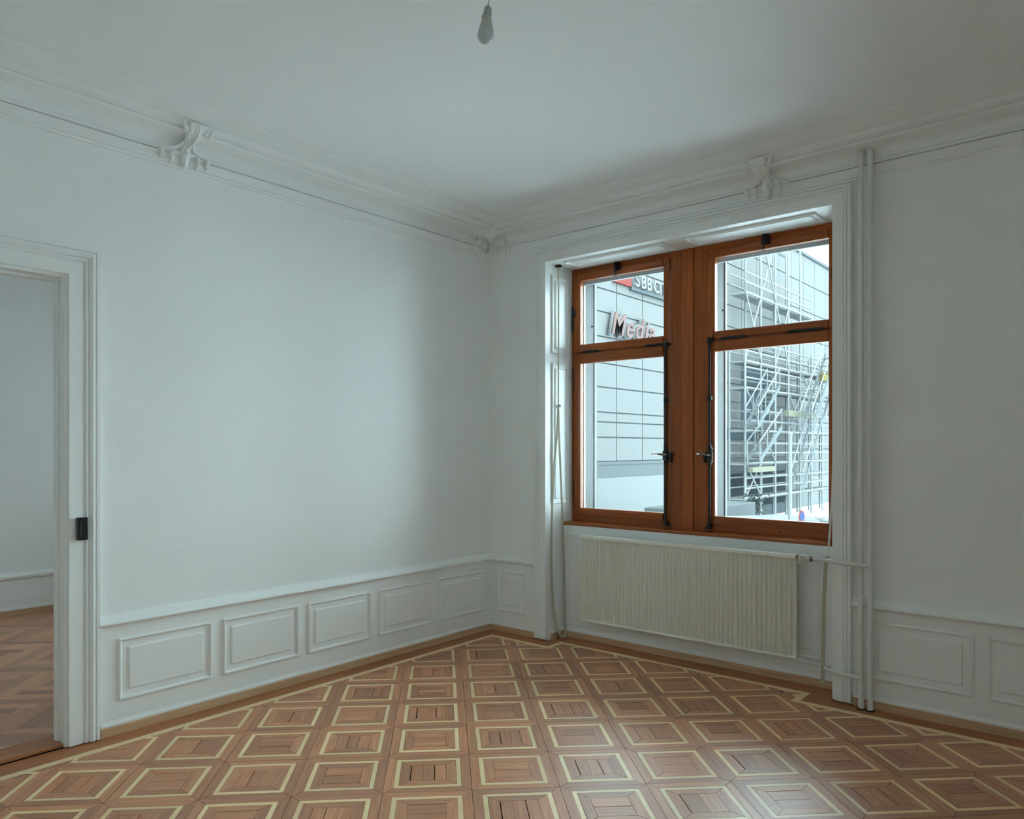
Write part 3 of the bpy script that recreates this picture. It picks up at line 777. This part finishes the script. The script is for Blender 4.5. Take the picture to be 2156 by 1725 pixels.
for (z, dd, h_) in secs:
    for (xx, yy) in ((-h_ - .0035, .1), (-h_, .1 - dd * .86), (-h_ * .5, .1 - dd), (h_ * .5, .1 - dd), (h_, .1 - dd * .86), (h_ + .0035, .1)): rb.v.append((xx, yy, z))
for i in range(len(secs) - 1):
    for k_ in range(5): rb.face((i * 6 + k_, i * 6 + k_ + 1, (i + 1) * 6 + k_ + 1, (i + 1) * 6 + k_), 2)
rb.face(range(6), 2); rb.face([len(secs) * 6 - 6 + k_ for k_ in range(6)], 2)
rme = rb.mesh('rib', smooth=True); rme.materials.append(M['radiator'])
for i in range(50):
    o = bpy.data.objects.new('rib', rme); COL.objects.link(o); o.parent = rad
    o.location = (RX0 + .008 + pitch * (i + .35) - rad.location.x, -rad.location.y, -rad.location.z)
for x in (1.0, 2.07):
    for z in (.66, .25): MB().box(x - .015, x + .015, .118, .192, z, z + .04).build('wall_bracket', M['radiator'], rad)
v = MB(); v.lathe([(.012, 0), (.016, .004), (.016, .016), (.012, .02), (.012, .028)], (2.290, .12, .752), (1, 0, 0), 8); v.build('valve_nut', M['brass'], rad, smooth=True)
v = MB(); v.lathe([(.015, 0), (.015, .016), (.029, .018), (.0305, .026), (.0285, .066), (.025, .070)], (2.336, .128, .752), (.12, -1, .02), 28)
kn = v.build('valve_knob', M['knob'], rad, smooth=True)
v = MB(); v.lathe([(.0215, 0), (.0215, .0012), (.019, .002)], (2.336 + .12 * .0697, .128 - .0697, .752 + .0014), (.12, -1, .02), 24); v.build('knob_face', M['knobface'], kn)
v = MB(); v.tube([(2.310, .12, .752), (2.372, .12, .752)], .013, 12); v.lathe([(.012, 0), (.016, .003), (.016, .016), (.012, .02)], (2.362, .12, .752), (1, 0, 0), 6); v.build('valve_body', M['brass'], rad, smooth=True)
v = MB(); v.tube([(2.288, .12, .150), (2.318, .12, .149)], .012, 12); v.lathe([(.014, 0), (.019, .003), (.019, .020), (.014, .024)], (2.306, .12, .149), (1, 0, 0), 8); v.lathe([(.012, 0), (.016, .003), (.016, .014), (.012, .016)], (2.334, .12, .148), (1, 0, 0), 8); v.build('lower_union', M['pipe'], rad, smooth=True)

# ------------------------------------------------------------------ heating pipes
p1 = empty('heating_pipe', (2.689, -.060, 0)); tag(p1, 'white heating riser pipe nearer the window with low branch', 'pipe')
MB().tube([(2.689, -.060, -.004), (2.689, -.060, 2.984)], .0142, 18).build('riser', M['pipe'], p1, smooth=True)
pts = [(2.345, .12, .148), (2.43, .12, .144), (2.462, .112, .146), (2.478, .088, .153), (2.486, .03, .163), (2.496, -.025, .172), (2.520, -.056, .177), (2.56, -.064, .176), (2.689, -.060, .166)]
MB().tube(smooth_path(pts, 6), .0108, 14).build('return_branch', M['pipe'], p1, smooth=True)
p2 = empty('heating_pipe', (2.734, -.060, 0)); tag(p2, 'white heating riser pipe farther from window with valve branch', 'pipe')
MB().tube([(2.734, -.060, -.004), (2.734, -.060, 2.984)], .0142, 18).build('riser', M['pipe'], p2, smooth=True)
pts = [(2.374, .12, .752), (2.45, .12, .752), (2.482, .113, .754), (2.496, .09, .758), (2.498, .03, .766), (2.503, -.03, .774), (2.522, -.066, .779), (2.56, -.086, .779), (2.66, -.094, .775), (2.705, -.088, .772), (2.734, -.060, .770)]
MB().tube(smooth_path(pts, 6), .0112, 14).build('supply_branch', M['pipe'], p2, smooth=True)
for p, x in ((p1, 2.689), (p2, 2.734)):
    MB().lathe([(.021, 0), (.020, .004), (.015, .006)], (x, -.060, .0002), (0, 0, 1), 16).build('dark_gap_ring', M['gap'], p)  # black ring stands in for the dark gap round each pipe

# ------------------------------------------------------------------ roller shutter belts
def ribbon(pts, wdir, wd, th=.0016, twist=None):
    m = MB(); P_ = smooth_path(pts, 6); b = 0; n = len(P_)
    for i, p in enumerate(P_):
        t = (P_[min(i + 1, n - 1)] - P_[max(i - 1, 0)]).normalized()
        wv = Vector(wdir(i / (n - 1)) if callable(wdir) else wdir); wv = (wv - t * wv.dot(t)).normalized(); nn = t.cross(wv).normalized()
        for a, c in ((-1, -1), (1, -1), (1, 1), (-1, 1)): m.v.append(tuple(p + wv * (a * wd / 2) + nn * (c * th / 2)))
    for i in range(n - 1):
        for k_ in range(4): m.face((i * 4 + k_, i * 4 + (k_ + 1) % 4, (i + 1) * 4 + (k_ + 1) % 4, (i + 1) * 4 + k_), 2)
    m.face((0, 1, 2, 3), 2); m.face([n * 4 - 4 + k_ for k_ in range(4)], 2); return m
b1 = empty('shutter_belt', (.575, .10, 0)); tag(b1, 'beige shutter belt looped to the floor in left window reveal', 'shutter belt')
ribbon([(.572, .108, 2.735), (.572, .108, 2.2), (.572, .106, 1.71)], (.25, .97, 0), .0135).build('upper_strand', M['belt'], b1, smooth=True)
ribbon([(.574, .102, 1.70), (.575, .085, 1.50), (.575, .040, 1.20), (.577, .014, .70), (.580, .022, .36), (.588, .052, .13), (.600, .098, .022), (.604, .128, .008), (.602, .152, .040), (.592, .166, .17), (.582, .158, .66), (.577, .128, 1.20), (.575, .110, 1.50), (.574, .104, 1.68)], (.35, .93, 0), .017).build('loop', M['belt'], b1, smooth=True)
m = MB(); m.box(.555, .575, .096, .120, 1.690, 1.716); bk = m.build('belt_guide', M['knob'], b1, bevel=.003)
for dy in (-.007, .009):
    pts = [(.580, .109 + dy + .006 * math.cos(a), 1.706 + .010 * math.sin(a)) for a in [2 * PI * i / 14 for i in range(15)]]
    MB().tube(pts, .0022, 6).build('hook_ring', M['iron'], bk, smooth=True)
MB().box(.5535, .590, .094, .122, 2.728, 2.7415).build('belt_slot', M['gap'], b1)
b2 = empty('shutter_belt', (2.44, .06, 0)); tag(b2, 'beige shutter belt hanging behind the pipe right of radiator', 'shutter belt')
ribbon([(2.486, .055, .79), (2.474, .055, .735), (2.466, .05, .55), (2.461, .05, .30), (2.457, .05, .06)], lambda t: (1, .15, 0) if t > .1 else (.5, .8, 0), .021).build('hanging_end', M['belt'], b2, smooth=True)
m = MB(); m.tube(smooth_path([(2.515, .06, 1.72), (2.514, .052, 1.40), (2.506, .05, 1.14), (2.496, .05, .97), (2.485, .052, .80)], 6), .0038, 8); m.build('cord', M['cord'], b2, smooth=True)
m = MB(); m.tube(smooth_path([(2.519, .05, 1.72), (2.519, .045, 1.40), (2.513, .045, 1.14), (2.502, .047, .97), (2.488, .052, .80)], 6), .0034, 8); m.build('cord', M['cord'], b2, smooth=True)
MB().box(2.512, 2.5315, .045, .068, 1.712, 1.736).build('belt_guide', M['knob'], b2, bevel=.002)

# ------------------------------------------------------------------ bare pendant bulb
BX, BY = 2.2170, -2.5563
pb = empty('pendant_bulb', (BX, BY, 2.695)); tag(pb, 'bare light bulb on a grey socket hanging from ceiling', 'light bulb')
ax = Vector((.10, .02, 1)).normalized(); o0 = Vector((BX - .002, BY, 2.698))
def at_(h): return tuple(o0 + ax * h)
g = MB(); R_ = .0262
prof = [(R_ * math.sin(t), R_ - R_ * math.cos(t)) for t in [PI * .62 * i / 14 for i in range(15)]]
prof += [(.0242, .039), (.0236, .043)]
g.lathe(prof, at_(0), ax, 28); g.build('globe', M['bulb'], pb, smooth=True)
g = MB(); g.lathe([(.0236, .0425), (.0238, .047), (.0205, .058), (.0155, .073), (.0125, .085), (.012, .088)], at_(0), ax, 24); g.build('bulb_collar', M['plastic'], pb, smooth=True)
g = MB(); g.lathe([(.0135, .086), (.0145, .088), (.0128, .104), (.0115, .112), (.0095, .1135), (.005, .119), (.002, .12)], at_(0), ax, 20); g.box(at_(.09)[0] - .0185, at_(.09)[0] - .010, BY - .006, BY + .006, 2.772, 2.790); g.build('socket', M['plastic'], pb, smooth=True)
top = at_(.119)
g = MB(); g.tube(smooth_path([top, (top[0] + .003, top[1], top[2] + .02), (top[0] + .001, top[1], top[2] + .07), (top[0] - .001, top[1], 2.95), (top[0], top[1], RZ + .001)], 5), .0019, 8); g.build('flex_cord', M['plastic'], pb, smooth=True)

# ------------------------------------------------------------------ outside
ext = {}
M['ground'] = plain('pale_ground', (0.62, 0.635, 0.65), .9, spec=.0, var=.1)
M['clad'] = plain('white_cladding', (.090, .0875, .0855), .9, spec=.0, var=.04)
M['clad_blue'] = plain('blue_grey_cladding', (0.042, 0.052, 0.057), .9, spec=.0, var=.05)
M['joint'] = plain('cladding_joint', (.058, .062, .066), .9, spec=.0)
M['soffit'] = plain('grey_fascia', (0.06, 0.062, 0.063), .9, spec=.0)
M['base'] = plain('white_base', (0.1, 0.099, 0.097), .9, spec=.0, var=.05)
M['steel'] = plain('galvanised_tube', (0.125, 0.125, 0.125), .9, spec=.0, metal=0)
M['deck'] = plain('weathered_deck', (0.105, 0.104, 0.1), .9, spec=.0, var=.1)
M['sheet'] = plain('pale_tarpaulin', (0.075, 0.079, 0.08), .9, spec=.0, var=.1)
M['yellow'] = plain('yellow_beam', (0.1, 0.085, 0.032), .9, spec=.0)
M['cream'] = plain('cream_timber', (0.1, 0.094, 0.072), .9, spec=.0)
M['dark'] = plain('dark_opening', (0.018, 0.022, 0.024), .9, spec=.0)
M['letter_white'] = plain('white_letter', (0.115, 0.115, 0.115), .9, spec=.0)
M['letter_red'] = plain('red_letter', (0.095, 0.062, 0.058), .9, spec=.0)
M['logo'] = plain('red_logo', (0.11, 0.028, 0.024), .9, spec=.0)
M['orange'] = plain('orange_panel', (0.0772, 0.0280, 0.0170), .9, spec=.0)
M['bark'] = plain('pale_bark', (0.06, 0.06, 0.058), .9, spec=.0)
M['leaf'] = plain('grey_leaf', (0.0198, 0.0235, 0.0221), .9, spec=.0)
M['sign_blue'] = plain('blue_sign', (0.03, 0.04, 0.09), .9, spec=.0)
GZ = -2.45
o = tag(MB().box(-60, 60, -60, 90, GZ - .2, GZ).build('street_ground', M['ground']), 'pale street paving below the window', 'ground'); o['kind'] = 'structure'
del o['category']
# unseen mass of this room's house, added to shade the facades outside
M['house'] = plain('house_render', (.16, .16, .155), .9)
m = MB(); m.box(-16, RX + .31, -5.3, .62, RZ + .2, 15); m.box(-16, NX - .15, -5.3, .62, GZ, RZ + .2); m.box(NX - .15, RX + .31, -5.3, .62, GZ, -.25)
struct(m.build('wall_outer', M['house']), 'outer walls of the house')
# building with panel cladding, its front runs away from us along y
FX = -12.06; U0 = 21.524
off_b = empty('office_building', (FX - 4, U0 + 6, GZ)); tag(off_b, 'pale panel clad office building filling the left window light', 'building')
MB().box(FX - 9, FX - .06, U0 - 12, U0 + 19.10, GZ, 12.66).build('carcass', M['joint'], off_b)
rows = [.85, 1.80, 2.40, 2.78, 3.76, 4.70, 5.73, 6.70, 7.60, 8.70, 9.75, 10.80, 11.75, 12.66]
cols = [-.07 + 2.075 * k for k in range(-2, 10)]
cols[-1] = 19.10 - .0
cl = {}
def clad_panel(y0, y1, z0, z1, mat, x=FX, parent=off_b, g=.028):
    o = MB().box(x - .06, x, y0 + g, y1 - g, z0 + g, z1 - g).build('cladding_panel', mat, parent)
    return o
for ci in range(len(cols) - 1):
    for ri in range(len(rows) - 1):
        blue = ci >= 8 and ri in (3, 4, 5) and ci != 10 or (ci in (7, 8) and ri == 1)
        clad_panel(U0 + cols[ci], U0 + cols[ci + 1], rows[ri], rows[ri + 1], M['clad_blue'] if blue else M['clad'])
MB().box(FX - .06, FX + .005, U0 - 6, U0 + 19.1, .72, .84).build('drip_edge', M['soffit'], off_b)
MB().box(FX - .09, FX - .02, U0 - 6, U0 + 19.1, .20, .72).build('fascia', M['soffit'], off_b)
MB().box(FX - .06, FX + .004, U0 - 6, U0 + 10.5, GZ, .20).build('base_wall', M['base'], off_b)
MB().box(FX - .10, FX + .005, U0 - 6, U0 + 19.12, 12.66, 12.80).build('roof_edge', M['joint'], off_b)
for y0 in (11.0, 13.2, 15.4, 17.4):
    MB().box(FX - .055, FX - .02, U0 + y0, U0 + y0 + 1.6, -1.8, .05).build('shop_window', M['dark'], off_b)
    MB().box(FX - .05, FX + .005, U0 + y0 - .5, U0 + y0 - .06, GZ, .20).build('base_pier', M['base'], off_b)
# rear building to the right
rear = empty('office_building', (FX - 2, U0 + 26, GZ)); tag(rear, 'pale gridded building with dark roof edge behind the scaffolding', 'building')
RXF = FX - .6
MB().box(RXF - 9, RXF - .06, U0 + 19.3, U0 + 40, GZ, 13.9).build('carcass', M['joint'], rear)
for ci in range(9):
    for ri, z in enumerate((-.5, 1.3, 3.1, 4.9, 6.7, 8.5, 10.3, 12.1)):
        clad_panel(U0 + 19.3 + 2.25 * ci, U0 + 19.3 + 2.25 * (ci + 1), z, z + 1.8, M['clad'], RXF, rear)
MB().box(RXF - .1, RXF + .12, U0 + 19.3, U0 + 40, 13.88, 14.06).build('roof_edge', M['joint'], rear)
MB().box(RXF - .06, RXF, U0 + 19.3, U0 + 40, GZ, -.5).build('base_wall', M['base'], rear)
# lettering on the facade
def letters(parent, text, y, z, size, adv, mats, ext_=.05, shear=0., off=.0, name='letter', x=FX + .22):
    for ch, a in zip(text, adv):
        if ch != ' ':
            for (mat, dx, of) in mats:
                me = text_mesh(ch, size, ext_, shear, of); me.materials.append(mat)
                o = bpy.data.objects.new(name, me); COL.objects.link(o)
                o.matrix_world = Matrix(((0, 0, 1, x + dx), (1, 0, 0, y), (0, 1, 0, z), (0, 0, 0, 1)))
                loc, rot, sc = o.matrix_world.decompose(); o.location = loc; o.rotation_mode = 'XYZ'; o.rotation_euler = rot.to_euler()
                attach(o, parent)
        y += a
sg1 = empty('facade_sign', (FX + .1, U0 + 2, 8.0)); tag(sg1, 'white letters after a red logo square high on facade', 'sign')
m = MB(); m.box(FX + .012, FX + .14, U0 - .45, U0 + .88, 7.98, 8.66); m.build('logo_square', M['logo'], sg1)
m = MB(); m.box(FX + .007, FX + .155, U0 + .9, U0 + 6.5, 7.86, 7.98); m.build('rail_shadow_bar', M['joint'], sg1)  # dark bar, rail and painted shadow below the letters in one
letters(sg1, 'SBB CITY', U0 + .98, 8.02, .72, [.46, .46, .47, .10, .53, .22, .42, .45], [(M['letter_white'], 0, .012)], .06)
sg2 = empty('facade_sign', (FX + .1, U0 + 1, 5.8)); tag(sg2, 'slanted pinkish red lettering with white edges across facade', 'sign')
MB().box(FX + .007, FX + .13, U0 - .6, U0 + 3.6, 6.05, 6.13).build('rail_shadow_bar', M['clad'], sg2)
letters(sg2, 'Media', U0 - .95, 5.86, 1.28, [1.08, .72, .76, .34, .7], [(M['letter_white'], -.05, .055), (M['letter_red'], .03, .012)], .05, shear=.32)
# scaffolding in front of the building
SXF, SXB = FX + 1.35, FX + .55
sc_ = empty('scaffolding', (SXF, U0 + 14, GZ)); tag(sc_, 'pale tubular scaffolding with decks and stairs before the facade', 'scaffolding')
bays = [9.55, 11.55, 13.55, 15.50, 17.40, 19.3, 21.3, 23.4]
lifts = [-1.10, .62, 2.25, 4.35, 5.65, 9.0]
TB = .055
for i, u in enumerate(bays):
    for x in (SXF, SXB):
        MB().tube([(x, U0 + u, GZ), (x, U0 + u, 13.4 if 1 <= i <= 4 else 6.8)], TB, 6).build('standard', M['steel'], sc_)
for z in lifts:
    last = 5 if z > 6 else len(bays) - 1
    for hh in (0, .5, 1.0):
        MB().tube([(SXF, U0 + bays[0], z + hh), (SXF, U0 + bays[last], z + hh)], TB * (.8 if hh else 1), 6).build('ledger', M['steel'], sc_)
        if hh: MB().tube([(SXB, U0 + bays[0], z + hh), (SXB, U0 + bays[last], z + hh)], TB * .7, 6).build('guard_rail', M['steel'], sc_)
    for i in range(last):
        MB().box(SXB + .05, SXF - .05, U0 + bays[i] + .05, U0 + bays[i + 1] - .05, z - .10, z + .06).build('deck', M['deck'], sc_, bevel=.01)
    for i in range(0, last + 1): MB().tube([(SXB, U0 + bays[i], z - .05), (SXF, U0 + bays[i], z - .05)], TB * .9, 6).build('transom', M['steel'], sc_)
for i, (za, zb) in ((0, (5.65, 9.0)), (0, (2.25, 4.35)), (0, (-1.1, .62)), (1, (.62, 2.25)), (1, (9.0, 12.4)), (2, (5.65, 9.0)), (3, (2.25, 4.35)), (4, (4.35, 5.65))):
    MB().tube([(SXF, U0 + bays[i], za), (SXF, U0 + bays[i + 1], zb)], TB * .8, 6).build('diagonal_brace', M['steel'], sc_)
    MB().tube([(SXF + .05, U0 + bays[i + 1], za), (SXF + .05, U0 + bays[i], zb)], TB * .8, 6).build('diagonal_brace', M['steel'], sc_)
# stair flights on the outside
def flight(ya, za, yb, zb, x):
    f_ = empty('stair_flight', (x, (ya + yb) / 2, za), sc_)
    for dx in (0, .62):
        m = MB(); m.prism([(ya, za), (ya, za + .26), (yb, zb + .26), (yb, zb)], x + dx, x + dx + .05, lambda a, b, h: (h, a, b)); m.build('stringer', M['sheet'], f_)
        MB().tube([(x + dx + .02, ya, za + 1.05), (x + dx + .02, yb, zb + 1.05)], .035, 6).build('handrail', M['steel'], f_)
        for t in (.0, .33, .66, 1.0):
            y_, z_ = ya + t * (yb - ya), za + t * (zb - za); MB().tube([(x + dx + .02, y_, z_), (x + dx + .02, y_, z_ + 1.05)], .025, 6).build('baluster', M['steel'], f_)
    n = 9
    for k_ in range(n):
        t = (k_ + .5) / n; y_ = ya + t * (yb - ya); z_ = za + t * (zb - za) + .12
        MB().box(x + .05, x + .62, y_ - .13, y_ + .13, z_ - .02, z_ + .02).build('tread', M['deck'], f_)
flight(U0 + 9.4, .65, U0 + 12.3, 2.3, SXF + .15); flight(U0 + 9.2, 2.3, U0 + 12.0, 4.35, SXF + .15)
flight(U0 + 13.2, -.9, U0 + 17.6, 4.3, SXF + .9); flight(U0 + 14.6, 2.3, U0 + 18.9, 6.6, SXF + .9)
m = MB(); m.prism([(U0 + 16.4, 3.1), (U0 + 17.5, 3.3), (U0 + 20.4, 6.75), (U0 + 19.4, 6.75)], SXF + 1.75, SXF + 1.85, lambda a, b, h: (h, a, b)); m.build('sheeting', M['sheet'], sc_)
# formwork beams
o = MB().box(FX + 1.6, FX + 1.9, U0 + 19.6, U0 + 24.2, 5.35, 5.85).build('formwork_beam', M['yellow'], None, bevel=.02); tag(o, 'yellow formwork beam at the right edge of the scaffolding', 'beam')
o = MB().box(FX + 1.6, FX + 1.85, U0 + 14.2, U0 + 19.2, 3.05, 3.38).build('formwork_beam', M['cream'], None, bevel=.02); tag(o, 'cream timber beam halfway up the scaffolding', 'beam')
o = MB().box(FX + 1.6, FX + 1.85, U0 + 9.3, U0 + 12.2, .20, .46).build('formwork_beam', M['cream'], None, bevel=.02); tag(o, 'cream timber beam low behind the scaffolding stairs', 'beam')
# street furniture
lp = empty('street_lamp', (-2.9, 14.9, GZ)); tag(lp, 'pale street lamp post before the scaffolding', 'lamp post')
MB().tube([(-2.9, 14.9, GZ), (-2.9, 14.9, -.4), (-2.9, 14.9, 1.72)], [.052, .048, .044], 12).build('post', M['steel'], lp, smooth=True)
MB().lathe([(.044, 0), (.06, .02), (.06, .06), (.02, .09)], (-2.9, 14.9, 1.71), (0, 0, 1), 14).build('cap', M['steel'], lp, smooth=True)
sp = empty('traffic_sign', (-3.1, 16.3, GZ)); tag(sp, 'small round blue and red traffic sign by the lamp post', 'sign')
MB().tube([(-3.1, 16.3, GZ), (-3.1, 16.3, -.30)], .03, 8).build('post', M['steel'], sp)
MB().lathe([(.02, 0), (.16, .002), (.16, .014), (.02, .016)], (-3.08, 16.27, -.46), (1.0, -.15, 0), 20).build('red_rim', M['logo'], sp)
MB().lathe([(.02, 0), (.12, .001), (.12, .006), (.02, .007)], (-3.064, 16.2675, -.46), (1.0, -.15, 0), 20).build('blue_face', M['sign_blue'], sp)
hut = empty('site_hut', (-4.4, 14.6, GZ)); tag(hut, 'white site hut roof along bottom of right window light', 'hut')
m = MB(); m.prism([(10.5, GZ), (21.5, GZ), (21.5, -1.02), (16.0, -.72), (10.5, -.62)], -5.6, -3.9, lambda a, b, h: (h, a, b)); m.build('body', M['base'], hut)
m = MB(); m.prism([(10.3, -.60), (16.0, -.70), (21.7, -1.0), (21.7, -.93), (16.0, -.62), (10.3, -.52)], -5.8, -3.7, lambda a, b, h: (h, a, b)); m.build('roof', M['base'], hut)
m = MB(); m.prism([(10.9, -.86), (13.4, -.90), (10.9, -.60)], -3.69, -3.64, lambda a, b, h: (h, a, b)); o = m.build('orange_flag', M['orange'], hut)
o = MB().box(-8.4, -6.6, 17.2, 22.0, GZ, -.55).build('utility_cabinet', M['soffit'], None, bevel=.03); tag(o, 'flat grey cabinet at the foot of the left window light', 'cabinet')
def branch(m, p, d, ln, r_, lev):
    q = p + d * ln
    mid = p + d * ln * .5 + Vector((random.uniform(-1, 1), random.uniform(-1, 1), random.uniform(-.3, .6))) * ln * .08
    m.tube([p, mid, q], [r_, r_ * .8, r_ * .6], 5, caps=False)
    if lev == 0: return
    for _ in range(3 if lev > 1 else 4):
        nd = (d + Vector((random.uniform(-.8, .8), random.uniform(-.8, .8), random.uniform(-.1, .7)))).normalized()
        branch(m, p + d * ln * random.uniform(.45, 1), nd, ln * random.uniform(.55, .75), r_ * .55, lev - 1)
def bare_tree(x, y, h, label):
    t = empty('bare_tree', (x, y, GZ)); tag(t, label, 'tree')
    MB().tube([(x, y, GZ), (x + .03, y, GZ + h * .4), (x, y + .04, GZ + h * .55)], [.06, .05, .04], 8).build('trunk', M['bark'], t, smooth=True)
    m = MB()
    for _ in range(6):
        d = Vector((random.uniform(-.7, .7), random.uniform(-.7, .7), 1)).normalized()
        branch(m, Vector((x, y, GZ + h * random.uniform(.38, .55))), d, h * .22, .022, 3)
    m.build('branches', M['bark'], t)
bare_tree(-2.6, 18.4, 2.6, 'leafless young tree right of the street lamp')
bare_tree(-1.9, 16.8, 2.4, 'leafless young tree at the right edge of the glass')
sh = empty('shrub', (-7.1, 23.0, GZ)); tag(sh, 'small evergreen shrub peeking above the grey cabinet', 'shrub')
m = MB()
for _ in range(150):
    c = Vector((random.gauss(-7.1, .22), random.gauss(23.0, .28), random.uniform(-1.3, -.30)))
    a = Vector((random.uniform(-1, 1), random.uniform(-1, 1), random.uniform(-.4, 1))).normalized(); b_ = a.orthogonal().normalized()
    i0 = len(m.v)
    for q in (c - a * .09, c + b_ * .035, c + a * .09, c - b_ * .035): m.v.append(tuple(q))
    m.face((i0, i0 + 1, i0 + 2, i0 + 3))
m.build('leaves', M['leaf'], sh)
m = MB()
for _ in range(7): m.tube([(-7.1, 23.0, GZ), (random.gauss(-7.1, .2), random.gauss(23.0, .25), random.uniform(-.9, -.4))], [.02, .006], 5)
m.build('stems', M['bark'], sh)

# ------------------------------------------------------------------ groups of like things
for o in bpy.data.objects:
    if o.parent is None and 'category' in o:
        g = {'heating_pipe': 'heating risers beside the window', 'shutter_belt': 'shutter belts of the window', 'bare_tree': 'young trees in the street', 'formwork_beam': 'formwork beams on the scaffolding',
             'facade_sign': 'signs on the facade', 'office_building': 'buildings across the street'}.get(o.name.split('.')[0])
        if g: o['group'] = g
